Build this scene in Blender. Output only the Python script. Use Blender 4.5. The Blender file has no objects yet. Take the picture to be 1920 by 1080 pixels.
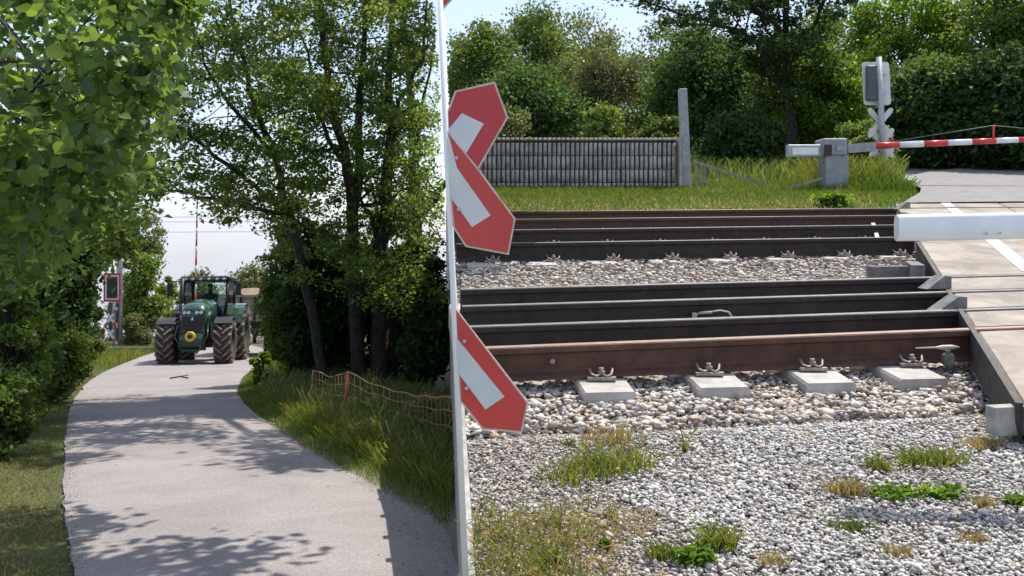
import bpy, math, random
import numpy as np
from mathutils import Vector, Matrix
R = math.radians
sc = bpy.context.scene
col = sc.collection
# ------------------------------------------------------------------ camera, sky, sun
CZ = 1.6; F = 1600.0; Y0 = 409.0
cam = bpy.data.cameras.new('camera'); camo = bpy.data.objects.new('camera', cam); col.objects.link(camo)
camo.location = (0, 0, CZ*.88); camo.rotation_euler = (R(90), 0, 0)
cam.sensor_width = 36; cam.lens = 36*F/1920; cam.shift_y = -(540-Y0)/1920
cam.clip_start = 0.05; cam.clip_end = 3000
sc.camera = camo
SUN = Vector((.38, 0.44, 1.0)).normalized()
el = math.asin(SUN.z); az = math.atan2(SUN.x, SUN.y)
w = bpy.data.worlds.new("World"); sc.world = w; w.use_nodes = True
nt = w.node_tree; nt.nodes.clear()
out = nt.nodes.new('ShaderNodeOutputWorld'); bg = nt.nodes.new('ShaderNodeBackground')
sky = nt.nodes.new('ShaderNodeTexSky'); sky.sky_type = 'NISHITA'; sky.sun_disc = False
sky.sun_elevation = el; sky.sun_rotation = az; sky.air_density = 1.0; sky.dust_density = 0.6; sky.ozone_density = 1.5
tc = nt.nodes.new('ShaderNodeTexCoord'); mp = nt.nodes.new('ShaderNodeMapping'); mp.inputs['Scale'].default_value = (1.0, 1.0, 3.2)
nz = nt.nodes.new('ShaderNodeTexNoise'); nz.inputs['Scale'].default_value = 2.6; nz.inputs['Detail'].default_value = 7; nz.inputs['Roughness'].default_value = .55
cr = nt.nodes.new('ShaderNodeValToRGB'); cr.color_ramp.elements[0].position = .42; cr.color_ramp.elements[1].position = .75
cr.color_ramp.elements[0].color = (.42, .42, .42, 1); cr.color_ramp.elements[1].color = (.95, .95, .95, 1)
mx = nt.nodes.new('ShaderNodeMix'); mx.data_type = 'RGBA'; mx.inputs[7].default_value = (3.9, 4.3, 5.5, 1)
L = nt.links.new
L(tc.outputs['Generated'], mp.inputs[0]); L(mp.outputs[0], nz.inputs[0]); L(nz.outputs[0], cr.inputs[0])
L(cr.outputs[0], mx.inputs[0]); L(sky.outputs[0], mx.inputs[6]); L(mx.outputs[2], bg.inputs[0]); L(bg.outputs[0], out.inputs[0])
bg.inputs[1].default_value = 0.15
sl = bpy.data.lights.new('sun', 'SUN'); sl.energy = 4.3; sl.angle = R(.55); sl.color = (1, .95, .86)
so = bpy.data.objects.new('sun', sl); col.objects.link(so); so.rotation_euler = SUN.to_track_quat('Z', 'Y').to_euler(); so.location = (20, 6, 20)
sc.view_settings.view_transform = 'Standard'; sc.view_settings.look = 'None'; sc.view_settings.exposure = 0.55; sc.view_settings.gamma = 1

# ------------------------------------------------------------------ helpers
SITE = ['lane']; MEMB = {'lane': [], 'rail': [], None: []}
def link(o, parent=None):
    if parent is None and SITE[0]: MEMB[SITE[0]].append(o)
    col.objects.link(o)
    if parent is not None: o.parent = parent
    return o
def tag(o, label=None, cat=None, group=None, kind=None):
    if label: o['label'] = label
    if cat: o['category'] = cat
    if group: o['group'] = group
    if kind: o['kind'] = kind
    return o
def empty(name, loc, rz=0, rx=0):
    o = bpy.data.objects.new(name, None); o.location = loc; o.rotation_euler = (rx, 0, rz); o.empty_display_size = .2
    return link(o)
def npmesh(name, V, faces_n, idx, mat, parent=None, smooth=False):
    V = np.asarray(V, dtype=np.float32); idx = np.asarray(idx, dtype=np.int32).ravel()
    me = bpy.data.meshes.new(name); nf = len(idx)//faces_n
    me.vertices.add(len(V)); me.vertices.foreach_set('co', V.ravel())
    me.loops.add(len(idx)); me.loops.foreach_set('vertex_index', idx)
    me.polygons.add(nf); me.polygons.foreach_set('loop_start', np.arange(nf, dtype=np.int32)*faces_n)
    me.update(calc_edges=True); me.validate()
    if smooth: me.polygons.foreach_set('use_smooth', np.ones(len(me.polygons), dtype=bool))
    me.materials.append(mat)
    return link(bpy.data.objects.new(name, me), parent)
class MB:
    def __init__(s): s.v = []; s.f = []; s.sm = []
    def add(s, vs, fs, sm=False):
        n = len(s.v); s.v += [tuple(v) for v in vs]; s.f += [tuple(i+n for i in f) for f in fs]; s.sm += [sm]*len(fs); return s
    def box(s, c, d, rot=None, taper=1.0, bev=0):
        x, y, z = d[0]/2, d[1]/2, d[2]/2
        if bev <= 0:
            vs = [Vector((a*x*(taper if k > 0 else 1), b*y*(taper if k > 0 else 1), k*z)) for k in (-1, 1) for a, b in ((-1,-1),(1,-1),(1,1),(-1,1))]
            fs = [(0,3,2,1),(4,5,6,7),(0,1,5,4),(1,2,6,5),(2,3,7,6),(3,0,4,7)]
        else:
            vs = []; fs = []
            rings = [(-z, bev), (-z+bev, 0), (z-bev, 0), (z, bev)]
            for zz, ins in rings:
                t = taper if zz > 0 else 1
                for a, b in ((-1,-1),(1,-1),(1,1),(-1,1)):
                    X, Yy = (x*t-ins), (y*t-ins)
                    if a*b > 0: vs += [Vector((a*X, b*(Yy-bev), zz)), Vector((a*(X-bev), b*Yy, zz))] if a*b > 0 else []
                    else: vs += [Vector((a*(X-bev), b*Yy, zz)), Vector((a*X, b*(Yy-bev), zz))]
            for k in range(3):
                for i in range(8):
                    j = (i+1) % 8; fs.append((k*8+i, k*8+j, k*8+8+j, k*8+8+i))
            fs.append(tuple(range(7, -1, -1))); fs.append(tuple(24+i for i in range(8)))
        if rot is not None: vs = [rot @ v for v in vs]
        c = Vector(c); return s.add([v+c for v in vs], fs)
    def beam(s, p0, p1, w_, h_, up=(0,0,1)):
        p0 = Vector(p0); p1 = Vector(p1); d = (p1-p0); l = d.length; d.normalize()
        up = Vector(up); sd = d.cross(up); 
        if sd.length < 1e-4: sd = d.cross(Vector((0, 1, 0)))
        sd.normalize(); u = sd.cross(d)
        m = Matrix((sd, d, u)).transposed()
        return s.box((p0+p1)/2, (w_, l, h_), m)
    def tube(s, pts, rad, n=8, cap=True, sm=True):
        pts = [Vector(p) for p in pts]
        if not hasattr(rad, '__len__'): rad = [rad]*len(pts)
        vs = []; fs = []; prev = None
        for i, p in enumerate(pts):
            d = (pts[min(i+1, len(pts)-1)]-pts[max(i-1, 0)])
            if d.length < 1e-9: d = Vector((0,0,1))
            d.normalize()
            if prev is None: a = d.orthogonal().normalized()
            else:
                a = prev-d*prev.dot(d)
                a = a.normalized() if a.length > 1e-6 else d.orthogonal().normalized()
            prev = a; b = d.cross(a)
            for k in range(n):
                t = 2*math.pi*k/n; vs.append(p+(a*math.cos(t)+b*math.sin(t))*rad[i])
        for i in range(len(pts)-1):
            for k in range(n): j = (k+1) % n; fs.append((i*n+k, i*n+j, (i+1)*n+j, (i+1)*n+k))
        s.add(vs, fs, sm)
        if cap:
            m = len(s.v)-len(vs); s.f.append(tuple(m+k for k in range(n-1, -1, -1))); s.f.append(tuple(m+(len(pts)-1)*n+k for k in range(n))); s.sm += [False, False]
        return s
    def cyl(s, p0, p1, r, n=14, r1=None): return s.tube([p0, p1], [r, r if r1 is None else r1], n)
    def prism(s, poly, off, basis=None):      # poly: 3D points, off: extrusion vector
        n = len(poly); a = [Vector(p) for p in poly]; o = Vector(off)
        return s.add(a+[p+o for p in a], [tuple(range(n-1, -1, -1)), tuple(range(n, 2*n))]+[(i, (i+1) % n, n+(i+1) % n, n+i) for i in range(n)])
    def lathe(s, prof, axis='x', c=(0,0,0), n=28, sm=True):   # prof: (along, radius)
        vs = []; fs = []
        for a, r in prof:
            for k in range(n):
                t = 2*math.pi*k/n
                p = (a, r*math.cos(t), r*math.sin(t)) if axis == 'x' else (r*math.cos(t), a, r*math.sin(t)) if axis == 'y' else (r*math.cos(t), r*math.sin(t), a)
                vs.append(Vector(p)+Vector(c))
        m = len(prof)
        for i in range(m-1):
            for k in range(n): j = (k+1) % n; fs.append((i*n+k, i*n+j, (i+1)*n+j, (i+1)*n+k))
        return s.add(vs, fs, sm)
    def build(s, name, mat, parent=None):
        me = bpy.data.meshes.new(name); me.from_pydata(s.v, [], s.f); me.update()
        me.polygons.foreach_set('use_smooth', s.sm); me.materials.append(mat)
        return link(bpy.data.objects.new(name, me), parent)

# ------------------------------------------------------------------ materials
def mat(name, c1, c2=None, rough=.7, metal=0, nscale=6, detail=6, bump=.0, bscale=None, c3=None, spec=None, coat=0, lo=.35, hi=.65, stain=0, sscale=.8):
    m = bpy.data.materials.new(name); m.use_nodes = True; t = m.node_tree; p = t.nodes['Principled BSDF']
    p.inputs['Roughness'].default_value = rough; p.inputs['Metallic'].default_value = metal
    if spec is not None: p.inputs['Specular IOR Level'].default_value = spec
    if coat: p.inputs['Coat Weight'].default_value = coat
    if c2 is None: c2 = tuple(x*.75 for x in c1)
    tx = t.nodes.new('ShaderNodeTexCoord'); n = t.nodes.new('ShaderNodeTexNoise'); n.inputs['Scale'].default_value = nscale; n.inputs['Detail'].default_value = detail
    n.inputs['Roughness'].default_value = .6
    r = t.nodes.new('ShaderNodeValToRGB'); e = r.color_ramp.elements
    e[0].position = lo; e[1].position = hi; e[0].color = (*c1, 1); e[1].color = (*c2, 1)
    if c3 is not None: q = e.new((lo+hi)/2+.08); q.color = (*c3, 1)
    t.links.new(tx.outputs['Object'], n.inputs[0]); t.links.new(n.outputs[0], r.inputs[0]); t.links.new(r.outputs[0], p.inputs['Base Color'])
    if stain:
        n3 = t.nodes.new('ShaderNodeTexNoise'); n3.inputs['Scale'].default_value = sscale; n3.inputs['Detail'].default_value = 9; n3.inputs['Roughness'].default_value = .68; n3.inputs['Distortion'].default_value = .6
        r3 = t.nodes.new('ShaderNodeMapRange'); r3.inputs[1].default_value = .38; r3.inputs[2].default_value = .62; r3.inputs[3].default_value = 1-stain; r3.inputs[4].default_value = 1.0
        m3 = t.nodes.new('ShaderNodeMix'); m3.data_type = 'RGBA'; m3.blend_type = 'MULTIPLY'; m3.inputs[0].default_value = 1
        t.links.new(tx.outputs['Object'], n3.inputs[0]); t.links.new(n3.outputs[0], r3.inputs[0]); t.links.new(r.outputs[0], m3.inputs[6]); t.links.new(r3.outputs[0], m3.inputs[7]); t.links.new(m3.outputs[2], p.inputs['Base Color'])
    if bump:
        n2 = t.nodes.new('ShaderNodeTexNoise'); n2.inputs['Scale'].default_value = bscale or nscale*5; n2.inputs['Detail'].default_value = 5
        b = t.nodes.new('ShaderNodeBump'); b.inputs['Strength'].default_value = bump; b.inputs['Distance'].default_value = .02
        t.links.new(tx.outputs['Object'], n2.inputs[0]); t.links.new(n2.outputs[0], b.inputs['Height']); t.links.new(b.outputs[0], p.inputs['Normal'])
    return m
def leafmat(name, cols, trans=.4, rough=.45, spec=.35):
    m = bpy.data.materials.new(name); m.use_nodes = True; t = m.node_tree; p = t.nodes['Principled BSDF']; o = t.nodes['Material Output']
    g = t.nodes.new('ShaderNodeNewGeometry'); r = t.nodes.new('ShaderNodeValToRGB'); e = r.color_ramp.elements
    e[0].color = (*cols[0], 1); e[1].color = (*cols[-1], 1)
    for i, c in enumerate(cols[1:-1]): q = e.new((i+1)/(len(cols)-1)); q.color = (*c, 1)
    tx = t.nodes.new('ShaderNodeTexCoord'); n = t.nodes.new('ShaderNodeTexNoise'); n.inputs['Scale'].default_value = .9; n.inputs['Detail'].default_value = 2
    ma = t.nodes.new('ShaderNodeMath'); ma.operation = 'MULTIPLY_ADD'; ma.inputs[1].default_value = .55
    mb = t.nodes.new('ShaderNodeMath'); mb.operation = 'MULTIPLY'; mb.inputs[1].default_value = .5
    lk = t.links.new
    lk(tx.outputs['Object'], n.inputs[0]); lk(n.outputs[0], mb.inputs[0]); lk(g.outputs['Random Per Island'], ma.inputs[0]); lk(mb.outputs[0], ma.inputs[2]); lk(ma.outputs[0], r.inputs[0])
    lk(r.outputs[0], p.inputs['Base Color']); p.inputs['Roughness'].default_value = rough; p.inputs['Specular IOR Level'].default_value = spec
    tr = t.nodes.new('ShaderNodeBsdfTranslucent'); hs = t.nodes.new('ShaderNodeMix'); hs.data_type = 'RGBA'; hs.blend_type = 'MULTIPLY'; hs.inputs[0].default_value = 1
    hs.inputs[7].default_value = (1.9, 1.75, .7, 1); lk(r.outputs[0], hs.inputs[6]); lk(hs.outputs[2], tr.inputs[0])
    ms = t.nodes.new('ShaderNodeMixShader'); ms.inputs[0].default_value = trans
    lk(p.outputs[0], ms.inputs[1]); lk(tr.outputs[0], ms.inputs[2]); lk(ms.outputs[0], o.inputs['Surface'])
    return m
def stonemat(name, cols, rough=.85):
    m = bpy.data.materials.new(name); m.use_nodes = True; t = m.node_tree; p = t.nodes['Principled BSDF']
    g = t.nodes.new('ShaderNodeNewGeometry'); r = t.nodes.new('ShaderNodeValToRGB'); e = r.color_ramp.elements
    e[0].color = (*cols[0], 1); e[1].color = (*cols[-1], 1)
    for i, c in enumerate(cols[1:-1]): q = e.new((i+1)/(len(cols)-1)); q.color = (*c, 1)
    tx = t.nodes.new('ShaderNodeTexCoord'); n = t.nodes.new('ShaderNodeTexNoise'); n.inputs['Scale'].default_value = 60; n.inputs['Detail'].default_value = 3
    mx_ = t.nodes.new('ShaderNodeMix'); mx_.data_type = 'RGBA'; mx_.blend_type = 'MULTIPLY'; mx_.inputs[0].default_value = .6
    b = t.nodes.new('ShaderNodeBump'); b.inputs['Strength'].default_value = .4; b.inputs['Distance'].default_value = .004
    lk = t.links.new
    lk(g.outputs['Random Per Island'], r.inputs[0]); lk(tx.outputs['Object'], n.inputs[0]); lk(r.outputs[0], mx_.inputs[6]); lk(n.outputs[0], mx_.inputs[7])
    ad = t.nodes.new('ShaderNodeMix'); ad.data_type = 'RGBA'; ad.blend_type = 'MULTIPLY'; ad.inputs[0].default_value = 1; ad.inputs[7].default_value = (1.45, 1.45, 1.45, 1)
    lk(mx_.outputs[2], ad.inputs[6]); lk(ad.outputs[2], p.inputs['Base Color']); lk(n.outputs[0], b.inputs['Height']); lk(b.outputs[0], p.inputs['Normal']); p.inputs['Roughness'].default_value = rough
    return m
M = {}
M['asphalt'] = mat('asphalt', (.23,.203,.198), (.385,.345,.337), .9, nscale=55, detail=9, bump=.25, bscale=160, c3=(.325,.29,.282), stain=.2, sscale=.9)
M['asphalt_dark'] = mat('far_asphalt', (.2,.19,.18), (.28,.27,.26), .9, nscale=30, bump=.2, stain=0.25, sscale=3)
M['soil'] = mat('soil', (.07,.065,.03), (.13,.11,.06), .95, nscale=3, bump=.5, bscale=30, c3=(.06,.08,.025))
M['shoulder'] = mat('shoulder', (.2,.165,.14), (.34,.3,.27), .95, nscale=70, bump=.6, bscale=120, c3=(.27,.22,.19))
M['gravel_bed'] = mat('gravel_bed', (.36,.33,.29), (.56,.53,.49), .95, nscale=38, bump=.9, bscale=60, c3=(.36,.33,.3), stain=0.3, sscale=3)
M['ballast_bed'] = mat('ballast_bed', (.06,.05,.045), (.2,.18,.16), .95, nscale=25, bump=1, bscale=50)
M['white_stone'] = stonemat('white_stone', [(.26,.24,.21),(.40,.375,.335),(.46,.44,.405),(.51,.49,.46),(.42,.385,.34),(.55,.53,.495),(.62,.605,.58)])
M['small_stone'] = stonemat('small_stone', [(.16,.13,.11),(.32,.27,.23),(.42,.37,.32),(.5,.46,.41),(.28,.2,.15),(.55,.53,.5)])
M['ballast'] = stonemat('ballast', [(.2,.17,.15),(.42,.37,.32),(.54,.48,.42),(.55,.5,.43),(.36,.25,.17),(.42,.39,.37),(.6,.57,.53)])
M['concrete'] = mat('concrete', (.42,.39,.35), (.56,.53,.49), .85, nscale=9, bump=.25, bscale=80, stain=0.3, sscale=3)
M['slab'] = mat('slab_concrete', (.31,.26,.21), (.45,.395,.34), .85, nscale=3.2, detail=12, bump=.3, bscale=110, c3=(.385,.33,.275), lo=.3, hi=.7, stain=.4, sscale=2.2)
M['wedge'] = mat('wedge_concrete', (.13,.125,.12), (.24,.23,.22), .9, nscale=14, bump=.4)
M['slab_edge'] = mat('steel_edge', (.03,.027,.025), (.07,.06,.05), .7, nscale=12, bump=.2)
M['rib'] = mat('ribbed_concrete', (.42,.39,.37), (.58,.55,.52), .9, nscale=8, bump=.4, bscale=60, stain=0.4, sscale=3)
M['kerb'] = mat('kerb_concrete', (.33,.32,.3), (.48,.46,.43), .85, nscale=14, bump=.3, bscale=90, stain=0.35, sscale=3)
M['rust'] = mat('rust', (.085,.04,.026), (.13,.06,.04), .75, nscale=14, bump=.25, bscale=90, stain=0.4, sscale=3)
M['rust_dark'] = mat('dark_rust', (.022,.017,.014), (.045,.032,.026), .8, nscale=14, bump=.2, bscale=90)
M['rust_mid'] = mat('mid_rust', (.05,.028,.02), (.075,.04,.028), .8, nscale=14, bump=.2, bscale=90)
M['railtop'] = mat('rail_top', (.27,.25,.23), (.4,.38,.36), .38, .7, nscale=20)
M['railtop_brown'] = mat('rail_top_brown', (.3,.19,.13), (.4,.28,.21), .5, .3, nscale=20)
M['clip'] = mat('clip_steel', (.23,.18,.15), (.38,.33,.29), .6, .5, nscale=30)
M['red'] = mat('sign_red', (.55,.035,.045), (.44,.028,.035), .35, nscale=4)
M['orangered'] = mat('sign_red_faded', (.66,.075,.06), (.5,.045,.042), .4, nscale=3)
M['white'] = mat('sign_white', (.68,.7,.7), (.56,.59,.6), .4, nscale=5)
M['rim'] = mat('sign_rim', (.72,.68,.56), (.5,.46,.38), .45, nscale=25)
M['added_post'] = mat('added_post_white', (.86,.86,.86), (.78,.78,.77), .4, nscale=8)
M['arm_white'] = mat('arm_white', (.84,.85,.86), (.74,.76,.78), .3, nscale=6)
M['arm_red'] = mat('arm_red', (.7,.05,.045), (.55,.035,.035), .35, nscale=6)
M['galv'] = mat('galvanised', (.32,.34,.36), (.47,.49,.51), .5, .45, nscale=14, bump=.1)
M['machine'] = mat('machine_paint', (.27,.29,.31), (.4,.41,.42), .6, nscale=7, bump=.15, c3=(.33,.34,.35), stain=0.25, sscale=3)
M['pale'] = mat('pale_panel', (.56,.54,.52), (.66,.64,.62), .6, nscale=6)
M['dark'] = mat('dark_plastic', (.018,.02,.023), (.035,.038,.042), .5, nscale=8)
M['slate'] = mat('slate_box', (.05,.06,.08), (.08,.09,.11), .5, nscale=8)
M['wood'] = mat('weathered_wood', (.2,.17,.15), (.33,.3,.28), .9, nscale=12, bump=.4)
M['oldpost'] = mat('old_post', (.3,.31,.34), (.42,.43,.46), .85, nscale=12, bump=.3, stain=0.3, sscale=3)
M['bark'] = mat('bark', (.018,.015,.013), (.05,.042,.035), .95, nscale=9, bump=.8, bscale=30)
M['bark_pale'] = mat('bark_pale', (.2,.19,.16), (.34,.32,.27), .9, nscale=9, bump=.5)
M['green'] = mat('tractor_green', (.005,.026,.013), (.008,.036,.018), .3, nscale=5, coat=.5)
M['hood'] = mat('tractor_hood', (.014,.055,.026), (.02,.075,.037), .25, nscale=5, coat=.6)
M['yellow'] = mat('tractor_yellow', (.75,.52,.02), (.6,.4,.02), .4, nscale=9)
M['tyre'] = mat('muddy_tyre', (.16,.125,.10), (.27,.22,.175), .95, nscale=7, bump=.4)
M['tyre_gap'] = mat('tyre_rubber', (.05,.042,.036), (.09,.075,.062), .95, nscale=7)
M['black'] = mat('black_metal', (.012,.014,.016), (.028,.03,.032), .5, nscale=8)
M['lamp'] = mat('lamp_lens', (.75,.78,.8), (.55,.58,.6), .12, nscale=20)
M['shirt'] = mat('dark_shirt', (.02,.025,.04), (.035,.04,.06), .9)
M['skin'] = mat('skin', (.42,.24,.17), (.36,.2,.14), .6)
M['load'] = mat('trailer_load', (.16,.11,.07), (.27,.2,.14), .95, nscale=7, bump=.6)
M['trailer'] = mat('trailer_body', (.34,.26,.2), (.42,.36,.3), .8, nscale=4)
M['orange'] = mat('orange_post', (.62,.16,.05), (.5,.12,.04), .6)
M['twine'] = mat('net_twine', (.42,.26,.18), (.28,.18,.13), .8)
M['wire'] = mat('wire', (.12,.13,.15), (.2,.2,.22), .5)
M['lens_dark'] = mat('dark_lens', (.01,.03,.02), (.02,.012,.01), .15)
M['cable'] = mat('cable', (.33,.3,.26), (.5,.46,.38), .6)
M['line_white'] = mat('road_paint', (.66,.64,.6), (.5,.48,.45), .8, nscale=30)
def glassmat():
    m = bpy.data.materials.new('cab_glass'); m.use_nodes = True; t = m.node_tree; o = t.nodes['Material Output']
    a = t.nodes.new('ShaderNodeBsdfTransparent'); a.inputs[0].default_value = (.9,.96,.95,1); g = t.nodes.new('ShaderNodeBsdfGlossy'); g.inputs['Roughness'].default_value = .04
    f = t.nodes.new('ShaderNodeFresnel'); f.inputs[0].default_value = 1.5; s = t.nodes.new('ShaderNodeMixShader')
    t.links.new(f.outputs[0], s.inputs[0]); t.links.new(a.outputs[0], s.inputs[1]); t.links.new(g.outputs[0], s.inputs[2]); t.links.new(s.outputs[0], o.inputs['Surface']); return m
M['glass'] = glassmat()
LM = {
 'near': leafmat('leaf_broad', [(0.043,0.071,0.039),(0.056,0.101,0.044),(0.077,0.129,0.048),(0.12,0.194,0.052),(0.154,0.23,0.052),(0.476,0.661,0.044)], .45),
 'acacia': leafmat('leaf_acacia', [(0.039,0.071,0.029),(0.072,0.117,0.04),(0.118,0.179,0.048),(0.196,0.275,0.06),(0.314,0.399,0.092)], .5),
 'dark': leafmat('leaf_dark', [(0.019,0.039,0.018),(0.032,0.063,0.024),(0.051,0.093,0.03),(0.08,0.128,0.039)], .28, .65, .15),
 'wood': leafmat('leaf_wood', [(0.036,0.069,0.03),(0.058,0.106,0.039),(0.084,0.146,0.051),(0.129,0.199,0.067)], .4, .6, .2),
 'mid': leafmat('leaf_mid', [(0.041,0.072,0.023),(0.069,0.111,0.031),(0.103,0.156,0.039),(0.165,0.221,0.052)], .42, .55, .25),
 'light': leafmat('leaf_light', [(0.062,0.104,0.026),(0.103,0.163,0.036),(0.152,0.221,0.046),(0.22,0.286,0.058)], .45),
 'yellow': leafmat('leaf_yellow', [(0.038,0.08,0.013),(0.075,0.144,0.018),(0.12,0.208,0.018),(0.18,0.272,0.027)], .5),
 'grey': leafmat('leaf_grey', [(0.064,0.084,0.042),(0.108,0.132,0.06),(0.153,0.174,0.084),(0.216,0.228,0.12)], .38),
 'grass': leafmat('grass_blades', [(.05,.085,.02),(.09,.13,.025),(.14,.18,.035),(.22,.23,.07),(.3,.28,.12)], .4, .6),
 'verge': leafmat('verge_blades', [(0.043,0.08,0.026),(0.077,0.131,0.032),(0.123,0.181,0.043),(0.184,0.232,0.072),(0.307,0.29,0.145)], .4, .6),
 'dryleaf': leafmat('leaf_dry', [(0.076,0.084,0.036),(0.14,0.144,0.06),(0.254,0.24,0.096),(0.382,0.336,0.156)], .4, .6, .2),
 'strip': leafmat('strip_blades', [(.05,.10,.02),(.075,.135,.028),(.12,.18,.04),(.2,.23,.08)], .4, .65, .15),
 'dry': leafmat('dry_blades', [(.16,.17,.05),(.26,.22,.10),(.34,.25,.13),(.42,.33,.18)], .3, .8),
}
# ------------------------------------------------------------------ the two ground planes
SL = 186/F; SR = 186/F
def zL(Y): return CZ-1.6-SL*min(Y, 420)
def zR(Y): return CZ-1.375+SR*min(Y, 24.5)
def at(px, py, Y): return Vector(((px-960)/F*Y, Y, CZ+(Y0-py)/F*Y))
def gL(px, py, h=0):
    Y = 1.6*F/(py-595); return Vector(((px-960)/F*Y, Y, zL(Y)+h))
def gR(px, py, h=0):
    Y = (1.375-h)*F/(py-223); return Vector(((px-960)/F*Y, Y, zR(Y)+h))
def PR(X, Y, h=0): return Vector((X, Y, zR(Y)+h))
def seam(y): return 826+.0435*y
def seamX(Y): return -.0777*Y+.06
rng = np.random.default_rng(7)
KL, KR, DR = .88, 1.2, 1.6*.88-1.6*1.2     # scale about the camera for the lane and railway sites, and the latter's drop
def project(P):
    Y = np.maximum(P[:, 1], .05); return 960+P[:, 0]/Y*F, Y0-(P[:, 2]-CZ)/Y*F

# ---- ground of the lane side
Ys = np.concatenate([np.linspace(-6, 60, 67), np.array([70, 90, 130, 200, 400, 900])])
Xs = np.concatenate([np.array([-600, -200, -80, -40]), np.linspace(-25, 10, 71), np.array([20, 60, 200, 600])])
V = []
for Y in Ys:
    for X in Xs:
        n_ = .04*math.sin(X*1.7+Y)*math.cos(Y*1.1-X*.6)
        near = 1 if abs(X+4) < 30 else 0
        V.append((X, Y, zL(Y)-.012+(n_*.2-.008)*near-max(0, Y-85)*.13))
nx = len(Xs); idx = [(j*nx+i, j*nx+i+1, (j+1)*nx+i+1, (j+1)*nx+i) for j in range(len(Ys)-1) for i in range(nx-1)]
tag(npmesh('ground', V, 4, idx, M['soil'], smooth=True), kind='structure')
# ---- the lane
Ledge = [(20,1500),(80,1220),(140,1080),(127,1010),(119,950),(118,900),(121,850),(124,805),(130,770),(142,745),(158,722),(180,706),(205,693),(240,679),(268,668),(290,661),(318,652),(340,645)]
Redge = [(1500,1500),(1060,1220),(868,1012+80),(840,1000),(800,968),(700,912),(640,881),(560,836),(505,797),(458,757),(443,737),(452,712),(472,693),(492,672),(497,660),(490,652),(470,647),(455,643)]
def resamp(E, ys):
    E = sorted(E, key=lambda p: p[1]); return np.interp(ys, [p[1] for p in E], [p[0] for p in E])
ys = 595+1.6*F/np.concatenate([np.linspace(2.9, 12, 40), np.linspace(12.5, 52, 60)])
lx = resamp(Ledge, ys); rx = resamp(Redge, ys); Vr = []; jr = random.Random(3)
nc = 9
for y, a, b in zip(ys, lx, rx):
    ja, jb = jr.uniform(-.018, .018), jr.uniform(-.018, .018)
    p = gL(a, y); q = gL(b, y); p.x += ja; q.x += jb
    for k in range(nc):
        t = k/(nc-1); v = p.lerp(q, t); v.z = zL(v.y)+.006+.03*math.sin(math.pi*t); Vr.append(v)
idx = [(j*nc+k, j*nc+k+1, (j+1)*nc+k+1, (j+1)*nc+k) for j in range(len(ys)-1) for k in range(nc-1)]
tag(npmesh('road', Vr, 4, idx, M['asphalt'], smooth=True), kind='structure')
def roadX(Y):
    y = 595+1.6*F/Y; return (resamp(Ledge, [y])[0]-960)/F*Y, (resamp(Redge, [y])[0]-960)/F*Y
# shoulders
def strip(name, E, off0, off1, m, y0, y1, dz):
    yy = 595+1.6*F/np.linspace(y0, y1, 60); ex = resamp(E, yy); V_ = []
    for k, (y, x) in enumerate(zip(yy, ex)):
        p = gL(x, y); jit = .12*math.sin(k*1.3)+.08*math.sin(k*3.1)
        for j in range(3):
            t = j/2; V_.append((p.x+off0*(1-t)+(off1+jit*(1 if off1 > 0 else -1))*t, p.y, zL(p.y)+dz-.02*t))
    ix = [(a*3+b, a*3+b+1, a*3+b+4, a*3+b+3) for a in range(59) for b in range(2)]
    return tag(npmesh(name, V_, 4, ix, m, smooth=True), kind='structure')
strip('gravel_shoulder', Redge, -.12, .55, M['shoulder'], 3.0, 13, .004)

SITE[0] = 'rail'
# ---- terrace of the railway side
TM = .13                                        # the tracks run along (1, TM)
def hbed(v):
    return float(np.interp(v, [-2, 3.62, 3.95, 11.5, 12.0], [0, 0, -.085, -.085, 0]))
def hter(X, Y): return hbed(Y-TM*X)
vs_ = np.concatenate([np.linspace(-.9, 3.4, 18), np.linspace(3.55, 4.1, 12), np.linspace(4.4, 11.4, 20), np.linspace(11.5, 12.1, 7), np.linspace(12.4, 28, 26), np.array([34, 45, 70, 120, 300, 800])])
us_ = np.concatenate([np.linspace(0, 8, 60), np.array([9, 11, 14, 20, 30, 60, 150, 500])])
V = []
for v in vs_:
    for u in us_:
        # left edge follows the top of the added wall
        Yl = v/(1+TM*.0777); Xl = seamX(Yl)
        X = Xl+.03+u; Y = v+TM*X
        V.append((X, Y, zR(Y)+hter(X, Y)-.012+(.012*math.sin(X*9+Y*4)*math.cos(Y*11-X*5))))
nx = len(us_); idx = [(j*nx+i, j*nx+i+1, (j+1)*nx+i+1, (j+1)*nx+i) for j in range(len(vs_)-1) for i in range(nx-1)]
tag(npmesh('gravel_ground', V, 4, idx, M['gravel_bed'], smooth=True), kind='structure')
# added wall closing the step between the two levels where the views meet
SITE[0] = None
b = MB(); yy = list(np.linspace(-.9, 28, 60))+[40, 80, 200]
pv = []; WP = [(seamX(Y)*KR, Y*KR, (zR(Y)+.004)*KR+DR) for Y in yy if zR(Y)*KR+DR > KL*zL(Y*KR/KL)-.05]
for (X, Y, Z) in WP:
    zb_ = min(KL*zL(Y/KL)-.4, Z-.1); pv += [(X, Y, Z), (X+.035, Y, Z), (X+.035, Y, zb_), (X, Y, zb_)]
n = len(WP); fs = []
for i in range(n-1):
    for k in range(4): k2 = (k+1) % 4; fs.append((i*4+k, i*4+k2, (i+1)*4+k2, (i+1)*4+k))
fs += [(0, 3, 2, 1), tuple((n-1)*4+k for k in range(4))]
b.add(pv, fs); tag(b.build('added_step_wall', M['kerb']), 'added thin pale concrete wall closing the step between the gravel and the lane', 'wall')
SITE[0] = 'rail'

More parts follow.
